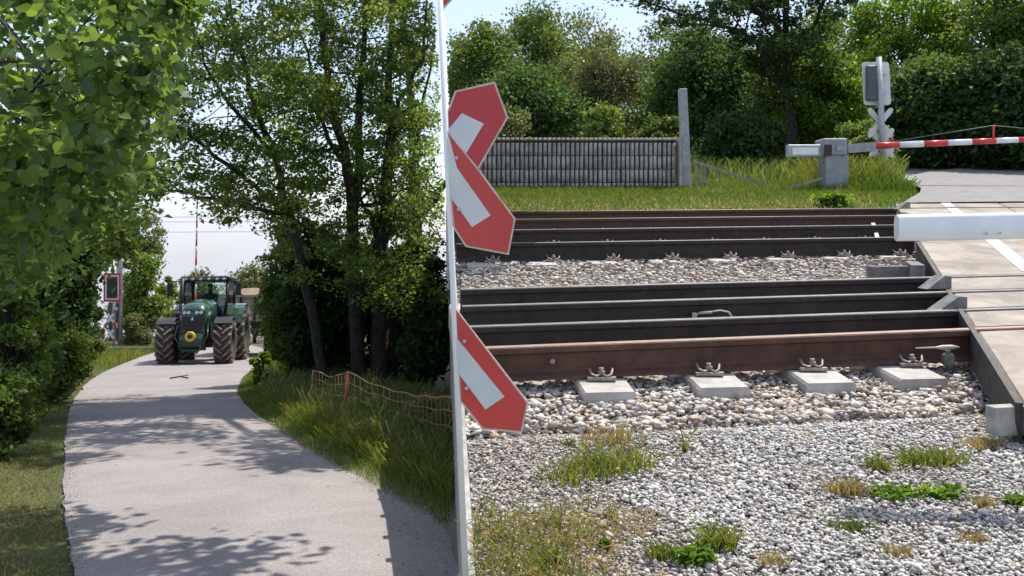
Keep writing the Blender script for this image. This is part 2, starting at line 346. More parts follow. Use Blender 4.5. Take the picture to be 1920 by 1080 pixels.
# ------------------------------------------------------------------ stones
def ico():
    t = (1+5**.5)/2
    v = np.array([(-1,t,0),(1,t,0),(-1,-t,0),(1,-t,0),(0,-1,t),(0,1,t),(0,-1,-t),(0,1,-t),(t,0,-1),(t,0,1),(-t,0,-1),(-t,0,1)], float); v /= np.linalg.norm(v[0])
    f = np.array([(0,11,5),(0,5,1),(0,1,7),(0,7,10),(0,10,11),(1,5,9),(5,11,4),(11,10,2),(10,7,6),(7,1,8),(3,9,4),(3,4,2),(3,2,6),(3,6,8),(3,8,9),(4,9,5),(2,4,11),(6,2,10),(8,6,7),(9,8,1)])
    return v, f
IV = np.array([(x, y, z) for x in (-1, 1) for y in (-1, 1) for z in (-1, 1)], float)*.72
IF = np.array([(0,1,3,2),(4,6,7,5),(0,4,5,1),(2,3,7,6),(0,2,6,4),(1,5,7,3)])
def rotmats(n, tilt=math.pi):
    q = rng.normal(size=(n, 4)); q /= np.linalg.norm(q, axis=1)[:, None]; w_, x, y, z = q.T
    return np.stack([np.stack([1-2*(y*y+z*z), 2*(x*y-z*w_), 2*(x*z+y*w_)], 1), np.stack([2*(x*y+z*w_), 1-2*(x*x+z*z), 2*(y*z-x*w_)], 1), np.stack([2*(x*z-y*w_), 2*(y*z+x*w_), 1-2*(x*x+y*y)], 1)], 1)
def stones(name, P, size, m, label=None, flat=.6):
    n = len(P); s = size*np.exp(rng.normal(0, .3, n))
    sc3 = np.stack([rng.uniform(.7, 1.25, n), rng.uniform(.6, 1.0, n), rng.uniform(.4, .75, n)], 1)*s[:, None]*.5
    vv = (IV[None]*(1+rng.uniform(-.18, .18, (n, 8)))[:, :, None]+rng.uniform(-.36, .36, (n, 8, 3)))*sc3[:, None, :]
    vv = np.einsum('nij,nkj->nki', rotmats(n), vv); vv[:, :, 2] *= .6
    vv = vv+P[:, None, :]
    idx = IF[None]+(np.arange(n)*8)[:, None, None]
    o = npmesh(name, vv.reshape(-1, 3), 4, idx, m); return tag(o, label, 'gravel' if label else None, kind='stuff')
def scatter_R(n, cond, xr, yr, h=0):
    X = rng.uniform(*xr, n); Y = rng.uniform(*yr, n); v = Y-TM*X
    k = cond(X, Y, v)&(X > seamX(Y)+.03); X = X[k]; Y = Y[k]
    Z = np.array([zR(y)+hter(x, y)+h for x, y in zip(X, Y)]); return np.stack([X, Y, Z], 1)
edgeX = lambda Y: 2.62+.385*(Y-4.8)
def wl(X, Y):       # where the white crushed stone lies: right and front
    n_ = .12*np.sin(X*5+Y*3)+.1*np.sin(Y*7-X*4)
    return (X-.35-(3.6-Y)*.05+n_ > 0)
P = scatter_R(85000, lambda X, Y, v: (wl(X, Y)|(rng.random(len(X)) < .12))&(rng.random(len(X)) < .62+.38*np.sin(X*3.1+Y)*np.sin(Y*4-X))&(v < 3.72)&(X < .625*Y+.3), (-.4, 3.2), (2.25, 4.4)); P[:, 2] += rng.uniform(-.004, .008, len(P))
stones('white_gravel', P, .0165, M['white_stone'], 'white crushed stone in front of the tracks')
P = scatter_R(60000, lambda X, Y, v: (~wl(X, Y)|(rng.random(len(X)) < .28))&(v < 3.85)&(X < .625*Y+.3), (-.4, 3.2), (2.25, 4.4)); P[:, 2] += rng.uniform(-.004, .004, len(P))
stones('brown_gravel', P, .014, M['small_stone'], 'fine brownish gravel along the sleeper ends')
P = scatter_R(17000, lambda X, Y, v: (v > 3.83+.06*np.sin(X*9))&(v < 4.62)&(X < .625*Y+.3), (-.5, 3.4), (3.5, 5.2), .018); P[:, 2] += rng.uniform(-.02, .022, len(P))
P2 = scatter_R(16000, lambda X, Y, v: (v > 4.5)&(v < 8.3)&(X < .45*Y+1), (-.8, 4.6), (4.4, 9.2), .018); P2[:, 2] += rng.uniform(-.02, .025, len(P2))
mid = (P2[:, 1]-TM*P2[:, 0] > 6.1); keep = mid | (rng.random(len(P2)) < .3); P2 = P2[keep]
P2[:, 2] += np.where(P2[:, 1]-TM*P2[:, 0] > 6.1, .045, 0)
P3 = scatter_R(3500, lambda X, Y, v: (v > 8.3)&(v < 11.4), (-1, 5.2), (8, 12.2), .012)
stones('track_ballast', np.concatenate([P, P2, P3]), .038, M['ballast'], 'grey and tan ballast stones between the rails')
P = scatter_R(4500, lambda X, Y, v: (v > 11.5)&(v < 12.25+.25*np.sin(X*2)), (-1, 7), (11.3, 13.5), .0)
stones('far_gravel', P, .035, M['small_stone'], 'grey gravel edge before the grass strip')

# ------------------------------------------------------------------ rails
prof = [(-.075,0),(.075,0),(.075,.011),(.015,.03),(.010,.045),(.010,.125),(.036,.138),(.037,.166),(.030,.172),(-.030,.172),(-.037,.166),(-.036,.138),(-.010,.125),(-.010,.045),(-.015,.03),(-.075,.011)]
def sweep(p0, p1, pf, mb):
    d = Vector((p1.x-p0.x, p1.y-p0.y, 0)).normalized(); sd = Vector((d.y, -d.x, 0))
    a = [p0+sd*x+Vector((0, 0, z)) for x, z in pf]; bb = [p1+sd*x+Vector((0, 0, z)) for x, z in pf]
    n = len(pf); mb.add(a+bb, [tuple(range(n)), tuple(range(2*n-1, n-1, -1))]+[(i, n+i, n+(i+1) % n, (i+1) % n) for i in range(n)])
def clip_mesh():
    b = MB(); b.box((0, 0, .008), (.15, .075, .016))
    b.cyl((0, 0, .01), (0, 0, .062), .013, 6); b.cyl((0, 0, .03), (0, 0, .045), .021, 6)
    for s in (-1, 1): b.tube([(0, -.01, .03), (s*.03, -.03, .02), (s*.052, -.01, .028), (s*.062, .02, .055)], .0075, 5)
    return b
tops = [638, 599, 562, 532, 451, 427, 408, 394]
rd = [1.205*F/(y-223) for y in tops]               # depth of each rail where it crosses x = 1280 px
slopes = [.145, .14, .135, .13, .105, .10, .09, .08]
rmat = ['rust', 'rust_dark', 'rust_dark', 'rust_dark', 'rust_dark', 'rust_dark', 'rust_mid', 'rust_mid']
rlab = ['reddish brown rail nearest to the camera, lying on the concrete sleepers', 'dark rail just behind the reddish brown nearest rail', 'third dark rail back, with the bent bond cable fixed behind it',
        'dark rail at the front edge of the ballast between the two tracks', 'dark rail at the far edge of the ballast between the tracks', 'dark rail second in the far track, touching the white marker bar',
        'brownish rail third in the far track', 'brownish rail farthest away, below the grass strip']
cm = None; railline = []
for i, (d0, m_, sl_) in enumerate(zip(rd, rmat, slopes)):
    x0 = 320/F*d0; yf = lambda X, d0=d0, x0=x0, s=sl_: d0+s*(X-x0)
    XA = seamX(d0)+.06; XB = 2.62+.385*(yf(2.62+.385*(d0-4.8))-4.8)
    railline.append((yf, XA, XB))
    XE = XB+5.5 if i < 4 else XB-.02
    r_ = empty('rail', PR(XA, yf(XA))); tag(r_, rlab[i], 'rail', 'rails of the two tracks')
    o_ = r_.location.copy()
    b = MB(); sweep(PR(XA, yf(XA))-o_, PR(XE, yf(XE))-o_, prof, b); b.build('rail_body', M[m_], r_)
    b = MB(); p0 = PR(XA, yf(XA), .172)-o_; p1 = PR(XE, yf(XE), .172)-o_
    sweep(p0, p1, [(-.031, .0), (.031, 0), (.029, .002), (-.029, .002)], b); b.build('running_surface', M['railtop_brown'] if i == 0 else M['railtop'], r_)
    k = 0; X = (.47 if i < 4 else .2)+(0.05*i)
    sp = .585
    X -= sp*math.floor((X-XA)/sp)
    while X < XB-.12:
        for sgn in (-1, 1):
            if sgn == 1 and i not in (1, 2, 5, 6): continue
            off = -.055*sgn if sgn == -1 else .055
            c = PR(X, yf(X)-.085*(-sgn) if sgn == -1 else yf(X)+.085, .006)-o_
            c = PR(X, yf(X)+(.085 if sgn == 1 else -.085), .004)-o_
            if cm is None: cl = clip_mesh().build('rail_clip', M['clip'], r_); cm = cl.data
            else: cl = bpy.data.objects.new('rail_clip', cm); link(cl, r_)
            cl.location = c; cl.rotation_euler = (0, 0, 0 if sgn == -1 else math.pi)
        X += sp
# extra items on the rails
b = MB(); yf = railline[0][0]; p = PR(.215*1, yf(.215)-.012, .09); b.cyl(p, p+Vector((0, -.012, 0)), .014, 10)
o = b.build('web_bolt', M['clip'], bpy.data.objects['rail']); o.location = -Vector(bpy.data.objects['rail'].location)
# sleepers
nlab = ['first from the left', 'second from the left', 'third from the left', 'rightmost, beside the crossing slabs']
def sleeper(X, v0, v1, lab, grp, w_=.27):
    b = MB(); N = Vector((-.10, 1, 0)).normalized()
    Ya = v0+TM*X; a = PR(X+.10*.2, Ya); c = Vector((X-.1*(v1-v0), Ya+(v1-v0), 0)); c.z = zR(c.y)
    d = (c-a); sd = Vector((d.y, -d.x, 0)).normalized()*w_/2
    T = .0; Bm = -.16
    e = Vector((0, 0, 1))
    ch = sd*.93
    vv = []
    for p, q in ((a, .0), (c, 0)):
        vv += [p-sd*1.0+e*Bm, p+sd*1.0+e*Bm, p+sd*1.0+e*-.015, p+ch+e*T, p-ch+e*T, p-sd+e*-.015]
    f_ = [(0,1,2,3,4,5), (11,10,9,8,7,6)]+[(i, 6+i, 6+(i+1) % 6, (i+1) % 6) for i in range(6)]
    b.add(vv, f_); o = b.build('sleeper', M['concrete']); tag(o, lab, 'sleeper', grp); return o
for X, lb in zip((.475, 1.07, 1.645, 2.16), nlab): sleeper(X, 4.24-.145*.05, 6.35, 'pale concrete sleeper end under the brown rail, '+lb, 'sleepers of the near track')
X = -.15
sleeper(-.12, 4.2, 6.35, 'pale concrete sleeper end behind the tip of the lower crossbuck', 'sleepers of the near track')
for k in range(8): sleeper(-.3+k*.585, 8.0, 11.3, 'pale concrete sleeper half buried in ballast under the far track', 'sleepers of the far track')
# bond cable
yf = railline[2][0]; X0 = .9
b = MB(); Yb = yf(1.25)
pts = [at(1303, 594, Yb-.05), at(1312, 586, Yb-.05), at(1330, 585, Yb-.05), at(1350, 582, Yb-.05), at(1366, 585, Yb-.05), at(1374, 596, Yb-.05)]
b.tube(pts, .006, 6); b.box(at(1302, 591, Yb-.05), (.03, .02, .035))
b.tube([at(1312, 587, Yb-.05), at(1335, 585, Yb-.05)], .010, 8)
tag(b.build('bond_cable', M['cable']), 'short pale bent cable bolted between two dark rails', 'cable')
b = MB(); b.beam(at(1637, 420, rd[6]-.1), at(1645, 447, rd[5]-.1), .04, .03); tag(b.build('marker_bar', M['arm_white']), 'small white bar lying across two rails of the far track', 'bar')

# ------------------------------------------------------------------ crossing slabs
HT = .170
def quad_slab(c4, lab, edge=.17):
    c = [Vector(p) for p in c4]; r_ = c[0].copy()
    b = MB(); top = [p for p in c]; cen = sum(top, Vector())/4
    ins = [p+(cen-p).normalized()*.012 for p in top]; dn = Vector((0, 0, -.012)); low = [p+Vector((0, 0, -edge)) for p in top]
    b.add(ins+[p+dn for p in top]+low, [(0,1,2,3)]+[(i, i+4, (i+1) % 4+4, (i+1) % 4) for i in range(4)]+[(i+4, i+8, (i+1) % 4+8, (i+1) % 4+4) for i in range(4)]+[(11,10,9,8)])
    o = b.build('crossing_slab', M['slab']); tag(o, lab, 'slab', 'concrete slabs of the level crossing'); return o
lines = [lambda X: 3.56+.145*(X-2.2)] + [rl[0] for rl in railline] + [lambda X: railline[7][0](X)+.62]
rows = ['in front of the brown nearest rail', 'between the first and second rails', 'between the second and third rails', 'between the third and fourth rails', 'between the near and far tracks',
        'between the fifth and sixth rails', 'between the sixth and seventh rails', 'between the seventh and eighth rails', 'beyond the farthest rail']
def isect(f, s, wv=0):       # point where line Y=f(X) meets the line parallel to the road edge, shifted by s
    X = 2.6+s
    for _ in range(20): X = 2.62+s+.385*(f(X)-4.8)
    return X, f(X)
for r_i in range(9):
    fa, fb = lines[r_i], lines[r_i+1]; g0 = .05 if r_i > 0 else 0; g1 = .05
    cols_ = [0, 1.5, 3.2, 5.4] if r_i not in (0, 4) else [0, 1.9, 3.6, 5.4]
    for ci in range(3):
        s0, s1 = cols_[ci]+.006, cols_[ci+1]-.006
        A = isect(lambda X: fa(X)+g0, s0); B = isect(lambda X: fa(X)+g0, s1); C_ = isect(lambda X: fb(X)-g1, s1); D = isect(lambda X: fb(X)-g1, s0)
        # skip what the photograph cannot show
        if 960+A[0]/A[1]*F > 2150 and 960+D[0]/D[1]*F > 2150: continue
        quad_slab([PR(*p, HT) for p in (A, B, C_, D)], 'beige concrete slab %s, %s from the left edge of the crossing' % (rows[r_i], ('first', 'second', 'third')[ci]))
# steel edge of the slabs
b = MB()
for r_i, (ya, yb) in enumerate([(3.6, 8.3)]):
    pa = PR(edgeX(ya)-.02, ya, .08); pb = PR(edgeX(yb)-.02, yb, .08); b.beam(pa, pb, .028, .2)
tag(b.build('slab_edging', M['slab_edge']), 'dark steel strip along the left side of the near crossing slabs', 'edging')
# set-back box between the tracks
b = MB(); q = at(1738, 497, 7.05); b.box(PR(3.42, 7.25, .05), (.10, .7, .20), Matrix.Rotation(-.36, 3, 'Z'))
b.box(PR(3.2, 7.25, .03), (.34, .12, .19), Matrix.Rotation(.13, 3, 'Z')); tag(b.build('concrete_bracket', M['wedge']), 'grey concrete corner piece left of the slabs, between the tracks', 'bracket')
# wedges of the check rails
def wedge(px, py, Y, L_, lab):
    c = at(px, py, Y); b = MB(); T_ = Vector((1, .13, .015)).normalized(); Nn = Vector((-.13, 1, 0)).normalized()
    poly = [c, c+T_*L_, c+T_*L_+Vector((0, 0, .085)), c+T_*(L_*.72)+Vector((0, 0, .09))]
    b.prism([p+Nn*.06 for p in poly], -Nn*.12); tag(b.build('ramp_block', M['wedge']), lab, 'block', 'ramp blocks at the slab edge')
wedge(1730, 541, 6.05, .18, 'grey sloped block at the slab edge behind the third rail')
wedge(1748, 582, 5.45, .2, 'grey sloped block at the slab edge behind the second rail')
wedge(1680, 392, 10.95, .16, 'dark sloped block at the slab edge by the farthest rail')
b = MB(); yf = railline[0][0]; c = PR(2.40, yf(2.40)-.10, .10); b.tube([c-Vector((.16, .02, .0)), c-Vector((.04, 0, 0)), c+Vector((.0, 0, 0)), c+Vector((.06, .01, 0)), c+Vector((.10, .01, 0))], [.004, .005, .014, .014, .004], 10)
tag(b.build('cable_joint', M['cable']), 'tapered cable joint against the brown rail beside the slabs', 'cable')
b = MB(); c = PR(2.44, yf(2.44)-.09, .03); b.box(c, (.06, .06, .07), bev=.01); b.cyl(c+Vector((0, 0, .03)), c+Vector((0, 0, .05)), .015, 10); tag(b.build('junction_box', M['wedge']), 'small grey box on the ballast at the foot of the brown rail', 'box')
# kerb
b = MB(); a = at(1847, 755, 3.62); 
p0 = PR(2.03, 3.62, .095); p1 = PR(3.6, 3.62+.145*1.57, .095); b.beam(p0, p1, .06, .12)
tag(b.build('kerb_stone', M['kerb']), 'grey concrete kerb in front of the nearest crossing slab', 'kerb')
# road beyond the crossing and its painted line
c8 = isect(lines[9], 0); V = []; n_ = 14
fl = lambda t: (c8[0]+.12+.7*min(1, t*5)+(t*4.2)+.06*t*t*8, c8[1]+t*13.0)
for i in range(n_):
    t = i/(n_-1); X, Y = fl(t)
    X += 1.6*max(0, t-.35)**2*5
    for k in range(5): V.append((X+k*4.0, Y+TM*k*3.5*(1-t*.3)*.85, zR(Y+TM*k*3.0)+.165*(1-t)+.02))
idx = [(j*5+i, j*5+i+1, (j+1)*5+i+1, (j+1)*5+i) for j in range(n_-1) for i in range(4)]
tag(npmesh('far_road', V, 4, idx, M['asphalt_dark'], smooth=True), kind='structure')
b = MB()
def pl(sa, sb, ya, yb):
    for (a, c) in [(ya, yb)]:
        e = lambda s, Y: PR(2.62+s+.385*(Y-4.8), Y, HT+.004)
        b.add([e(sa, a), e(sb, a), e(sb, c), e(sa, c)], [(0, 1, 2, 3)])
for ya, yb in ((3.8, 4.9), (5.15, 5.4), (5.55, 5.95), (6.1, 6.5), (6.75, 8.7), (8.95, 9.65), (9.9, 10.6), (10.85, 11.5), (11.7, 12.3)): pl(.66, .80, ya, yb)
tag(b.build('road_marking', M['line_white']), kind='structure')

# ------------------------------------------------------------------ crossbuck plates on an added post standing in for the white dividing line
YS = 2.4
def atS(px, py, dY=0): return at(px, py, YS+dY)
sp_ = empty('crossbuck_sign', PR(at(seam(1140), 1140, YS).x, YS)); tag(sp_, 'red and white crossbuck plates bolted to an added slim white post standing in for the dividing line beside the lane', 'sign')
o_ = sp_.location.copy()
b = MB(); b.cyl(atS(seam(1142), 1142)-o_, atS(seam(-40), -40)-o_, .0087, 12); b.build('post', M['added_post'], sp_)  # added post, drawn along the white dividing line between the two views
def plate(nm, outline, stripe, rm, zoff, reds=None):
    rim_ = [Vector(atS(x, y, zoff))-o_ for x, y in outline]; c = sum(rim_, Vector())/len(rim_)
    par = MB().prism(rim_, (0, .006, 0)).build(nm, M['rim'], sp_)
    # inset face
    n = len(outline); ins = []
    P2_ = [Vector(p) for p in outline]
    for i in range(n):
        a, bq, cq = P2_[i-1], P2_[i], P2_[(i+1) % n]
        d1 = (bq-a).normalized(); d2 = (cq-bq).normalized(); n1 = Vector((-d1.y, d1.x)); n2 = Vector((-d2.y, d2.x))
        mm = (n1+n2); mm = mm/max(mm.dot(n1), .3); ins.append(bq+mm*3.5)
    ar = sum(P2_[i].x*P2_[(i+1) % n].y-P2_[(i+1) % n].x*P2_[i].y for i in range(n))
    if ar < 0:
        ins = [2*P2_[i]-ins[i] for i in range(n)]
    MB().prism([Vector(atS(p.x, p.y, zoff-.003))-o_ for p in ins], (0, .004, 0)).build('red_face', M[rm], par)
    MB().prism([Vector(atS(x, y, zoff-.005))-o_ for x, y in stripe], (0, .003, 0)).build('white_stripe', M['white'], par)
plate('upper_plate', [(838,210),(853,170),(928,153),(953,220),(897,318),(884,330),(842,330)], [(838,246),(866,212),(907,232),(862,308),(840,300)], 'red', .0)
plate('lower_plate', [(839,245),(897,315),(967,410),(954,478),(873,463),(850,428),(846,400)], [(838,262),(842,256),(857,315),(920,404),(885,426),(847,373)], 'orangered', -.010)
plate('bottom_plate', [(853,576),(991,755),(979,812),(904,805),(862,752)], [(855,632),(946,744),(910,768),(858,698)], 'orangered', -.004)
plate('top_plate', [(828,-60),(860,-60),(849,-2),(832,16),(828,12)], [(829,-58),(846,-58),(838,-30),(829,-22)], 'red', .002)
b = MB()  # bolts and brackets added to hold the plates to the added post
for y in (296, 392, 640, 728): b.cyl(atS(seam(y)+17, y, -.019)-o_, atS(seam(y)+17, y, .012)-o_, .0055, 8); b.box(atS(seam(y)+8, y, .011)-o_, (.034, .004, .016))
b.build('bolts', M['galv'], sp_)

# ------------------------------------------------------------------ near barrier arm (its tip)
ar = empty('near_barrier', at(1681, 427, 3.4)); tag(ar, 'thick white barrier arm tip hanging over the crossing slabs', 'barrier'); o_ = ar.location.copy()
p0 = at(1681, 427.5, 3.4)-o_; p1 = at(1919, 423, 3.36)-o_; p2 = p1+(p1-p0)*.9; p3 = p1+(p1-p0)*1.8; p4 = p1+(p1-p0)*2.7
b = MB(); 
def armseg(mb, a, c, r):
    d = (c-a).normalized(); u = Vector((0, 0, 1)); sd = d.cross(u).normalized(); n = 16; vs1 = []
    for p in (a, c):
        for k in range(n):
            t = 2*math.pi*k/n; ca, sa = math.cos(t), math.sin(t)
            q = .72; x = math.copysign(abs(ca)**q, ca)*r*.55; z = math.copysign(abs(sa)**q, sa)*r; vs1.append(p+sd*x+u*z)
    mb.add(vs1, [(k, (k+1) % n, n+(k+1) % n, n+k) for k in range(n)], True); mb.add(vs1[:n], [tuple(range(n-1, -1, -1))]); mb.add(vs1[n:], [tuple(range(n))]); return mb
armseg(b, p0, p1, .053); b.build('white_section', M['arm_white'], ar); armseg(MB(), p2, p3, .053).build('white_section', M['arm_white'], ar)
armseg(MB(), p1, p2, .053).build('red_section', M['arm_red'], ar); armseg(MB(), p3, p4, .053).build('red_section', M['arm_red'], ar)
b = MB(); b.cyl(at(1850, 438, 3.31)-o_, at(1850, 438, 3.36)-o_, .005, 8); b.cyl(at(1876, 437, 3.31)-o_, at(1876, 437, 3.36)-o_, .004, 8); b.build('rivet', M['galv'], ar)

# ------------------------------------------------------------------ ribbed wall, post, broken handrail
YW = 16.7; s = F/YW
wl_ = empty('ribbed_wall', at(1075, 356, YW)); tag(wl_, 'low ribbed grey concrete block wall behind the grass strip', 'wall'); o_ = wl_.location.copy()
xL, xR = (862-960)/s, (1268-960)/s; zb, zt = at(0, 358, YW).z-.1, at(0, 262, YW).z
b = MB(); b.box(Vector(((xL+xR)/2, YW+.16, (zb+zt)/2))-o_, (xR-xL, .2, zt-zb)); core = b.build('wall_core', M['slab_edge'], wl_)
nr = 47; ch = (zt-zb-.05)/4
for c in range(4):
    b = MB()
    for i in range(nr):
        x = xL+(i+.5)*(xR-xL)/nr; z0 = zb+c*ch+.006; z1 = z0+ch-.014
        jx = random.Random(i*7+c).uniform(-.006, .006)
        b.tube([Vector((x+jx, YW+.045, z0))-o_, Vector((x+jx, YW+.045, z1))-o_], .034, 8, sm=True)
    b.build('block_course', M['rib'], wl_)
b = MB(); 
for i in range(nr):
    x = xL+(i+.5)*(xR-xL)/nr; b.box(Vector((x, YW+.09, zt+.012))-o_, (.072, .26, .05), bev=.012)
b.build('coping', M['concrete'], wl_)
b = MB(); b.box(Vector(((1277-960)/s, YW+.06, (zb+zt)/2+.02))-o_, (.11, .34, zt-zb+.05), bev=.01); b.build('end_pillar', M['rib'], wl_)
b = MB(); b.box((0, 0, .98), (.17, .16, 2.06), bev=.012, taper=.92); o = b.build('timber_post', M['oldpost']); o.location = (at(1288, 350, YW-.05)); o.location.z -= .1
o.rotation_euler = (0, R(-2.5), 0); tag(o, 'tall weathered grey post at the right end of the ribbed wall', 'post')
hr = empty('broken_handrail', at(1330, 350, 16.9)); tag(hr, 'broken grey wooden railing leaning down beside the tall post', 'railing'); o_ = hr.location.copy()
b = MB(); b.beam(at(1302, 303, 16.9)-o_, at(1438, 348, 16.7)-o_, .06, .05); b.build('top_rail', M['wood'], hr)
b = MB(); b.beam(at(1304, 337, 16.95)-o_, at(1340, 350, 16.8)-o_, .05, .045); b.build('lower_rail', M['wood'], hr)
for x, y0_, y1_ in ((1308, 306, 348), (1320, 310, 350)):
    b = MB(); b.beam(at(x, y0_, 16.95)-o_, at(x+1, y1_, 16.95)-o_, .07, .05); b.build('upright', M['wood'], hr)
b = MB(); b.beam(at(1478, 352, 15.9), at(1543, 334, 15.7), .05, .04); tag(b.build('loose_board', M['wood']), 'loose pale board in the tall grass left of the barrier machine', 'board')

# ------------------------------------------------------------------ far barrier machine
YB = 16.2; s = F/YB
bm_ = empty('barrier_machine', PR((1570-960)/s, YB)); tag(bm_, 'grey barrier machine with a lowered red and white striped boom', 'barrier'); o_ = bm_.location.copy()
A = lambda x, y, dy=0: at(x, y, YB+dy)-o_
def bx(px0, py0, px1, py1, dep, m, nm, dy=0, parent=bm_, bev=.02, taper=1):
    p = A(px0, py1, dy); q = A(px1, py0, dy); c = (p+q)/2; c.y += dep/2
    return MB().box(c, (abs(q.x-p.x), dep, abs(q.z-p.z)), bev=bev, taper=taper).build(nm, M[m], parent)
bx(1549, 290, 1592, 366, .42, 'machine', 'pedestal', bev=.015)
hd = bx(1545, 259, 1589, 291, .5, 'machine', 'gear_housing', -.04)
bx(1546, 271, 1560, 292, .03, 'rust_mid', 'rust_stain_plate', -.075, hd, bev=.004)
b = MB(); b.cyl(A(1574, 277, -.10), A(1574, 277, -.04), .055, 16); b.build('pivot_hub', M['galv'], hd)
cw = bx(1478, 271, 1545, 294, .16, 'galv', 'counterweight', .05, bev=.01)
bx(1486, 277, 1535, 290, .02, 'arm_white', 'white_plate', .025, cw, bev=.003)
b = MB(); b.beam(A(1588, 279, .1), A(1640, 275, .1), .14, .17); b.build('boom_socket', M['machine'], bm_)
bo = empty('boom', (0, 0, 0)); bo.parent = bm_
def bp(x): return A(x, 273.5-(x-1640)*.042, .1-.0009*(x-1640))
edges = [1638, 1685, 1731, 1776, 1821, 1866, 1908, 1952, 1996, 2040]
for i in range(9):
    MB().tube([bp(edges[i]), bp(edges[i+1])], .062-.002*i, 14).build('red_band' if i % 2 == 0 else 'white_band', M['arm_red' if i % 2 == 0 else 'arm_white'], bo)
b = MB(); b.cyl(bp(1863)+Vector((0, 0, .04)), bp(1863)+Vector((0, 0, .29)), .02, 8); b.build('stay_pin', M['arm_red'], bo)
b = MB(); b.cyl(bp(1684)-Vector((0, 0, .12)), bp(1684), .012, 6); b.build('hook', M['galv'], bo)
b = MB(); b.tube([bp(1655)+Vector((0, 0, .05)), bp(1863)+Vector((0, 0, .29)), bp(2040)+Vector((0, 0, .05))], .006, 5); b.build('stay_wire', M['wire'], bo)
# far signal seen from behind
YG = 18.3; s = F/YG
sg = empty('signal_mast', PR((1655-960)/s, YG)); tag(sg, 'galvanised mast with the pale back of a signal board and grey crossbucks', 'signal'); o_ = sg.location.copy()
A = lambda x, y, dy=0: at(x, y, YG+dy)-o_
b = MB(); b.cyl(A(1658, 345), A(1648, 107), .062, 12); b.build('mast', M['galv'], sg)
def rrect(x0, y0, x1, y1, r, lean=0):
    pts = []
    for cx, cy, a0 in ((x1-r, y0+r, -90), (x1-r, y1-r, 0), (x0+r, y1-r, 90), (x0+r, y0+r, 180)):
        for k in range(5):
            t = R(a0+k*22.5); pts.append((cx+r*math.cos(t)+lean*(y0-cy)/(y1-y0)*-1, cy+r*math.sin(t)))
    return pts
bd = MB().prism([A(x, y, .10) for x, y in rrect(1616, 116, 1667, 197, 6, 4)], (0, .02, 0)).build('signal_board', M['pale'], sg)
bx(1627, 122, 1646, 188, .2, 'slate', 'lamp_box', -.02, bd, bev=.02)
b = MB()
for y in (140, 175): b.box(A(1651, y, .05), (.2, .08, .04))
b.build('bracket', M['galv'], sg)
def xbuck(cx, cy, hw, hh, dy, m, parent, wpx=9):
    for sg_ in (-1, 1):
        a = A(cx-hw*sg_, cy-hh, dy); c = A(cx+hw*sg_, cy+hh, dy+.012*sg_); d = (c-a).normalized(); n_ = Vector((-d.z, 0, d.x))*(wpx/2/s)
        tip = d*wpx*.5/s
        MB().prism([a-n_*.5-tip, a-n_, c-n_, c-n_*.5+tip, c+n_*.5+tip, c+n_, a+n_, a+n_*.5-tip], (0, .01, 0)).build('crossbuck_arm', M[m], parent)
xbuck(1651, 230, 19, 23, .07, 'pale', sg, 10); xbuck(1653, 268, 19, 23, .07, 'pale', sg, 10); xbuck(1656, 300, 16, 18, .075, 'pale', sg, 9)

SITE[0] = 'lane'
# ------------------------------------------------------------------ tractor, driver, trailer
fc = Vector(((368-960)/55, F/55.0, 0)); hd_ = math.atan2(.47, 2.9)
slope = math.atan(SL)
tr = empty('tractor', (fc.x, fc.y, zL(fc.y)+.03), hd_*.9, 0)
tr.rotation_mode = 'XYZ'; tr.rotation_euler = (-slope, 0, hd_)
tag(tr, 'green farm tractor with muddy lugged tyres driving up the lane', 'tractor')
# local frame: x right of picture, y away from camera (rear), z up; front axle at y=0
def wheel(x, y, r, wd, parent, wm='tyre_gap', name='wheel', grp=None):
    w_ = empty(name, (x, y, r)); w_.parent = parent; h = wd/2
    b = MB(); b.lathe([(-h*.9, r*.60), (-h, r*.72), (-h, r*.86), (-h*.82, r*.94), (-h*.4, r*.955), (h*.4, r*.955), (h*.82, r*.94), (h, r*.86), (h, r*.72), (h*.9, r*.60)], n=36)
    t = b.build('tyre', M['tyre_gap'], w_)
    b = MB(); nl = 17
    for k in range(nl):
        for sd in (-1, 1):
            t0 = 2*math.pi*(k+(0 if sd < 0 else .5))/nl; pts = []
            for q in range(5):
                u = q/4; x_ = sd*(h*.98*(1-u)-h*.02*u*-2); a = t0+(u*.36); rr = r*(.93+.07*min(1, (u+.25)*2)) if q > 0 else r*.93
                pts.append(Vector((x_, rr*math.cos(a), rr*math.sin(a))))
            for p0_, p1_ in zip(pts[:-1], pts[1:]):
                rad = Vector((0, (p0_+p1_).y, (p0_+p1_).z)).normalized(); b.beam(p0_, p1_, r*.085, r*.09, up=rad)
    b.build('tread_lugs', M['tyre'], w_)
    b = MB(); b.lathe([(-h*.85, r*.6), (-h*.8, r*.52), (-h*.3, r*.48), (-h*.3, r*.15), (-h*.5, .001), (h*.5, .001), (h*.3, r*.15), (h*.3, r*.48), (h*.8, r*.52), (h*.85, r*.6)], n=28); b.build('rim', M[wm], w_)
    return w_
for sx in (-1, 1): wheel(sx*.93, 0, .73, .58, tr, name='front_wheel'); wheel(sx*.95, 2.85, .97, .62, tr, name='rear_wheel')
b = MB()                                   # front fenders
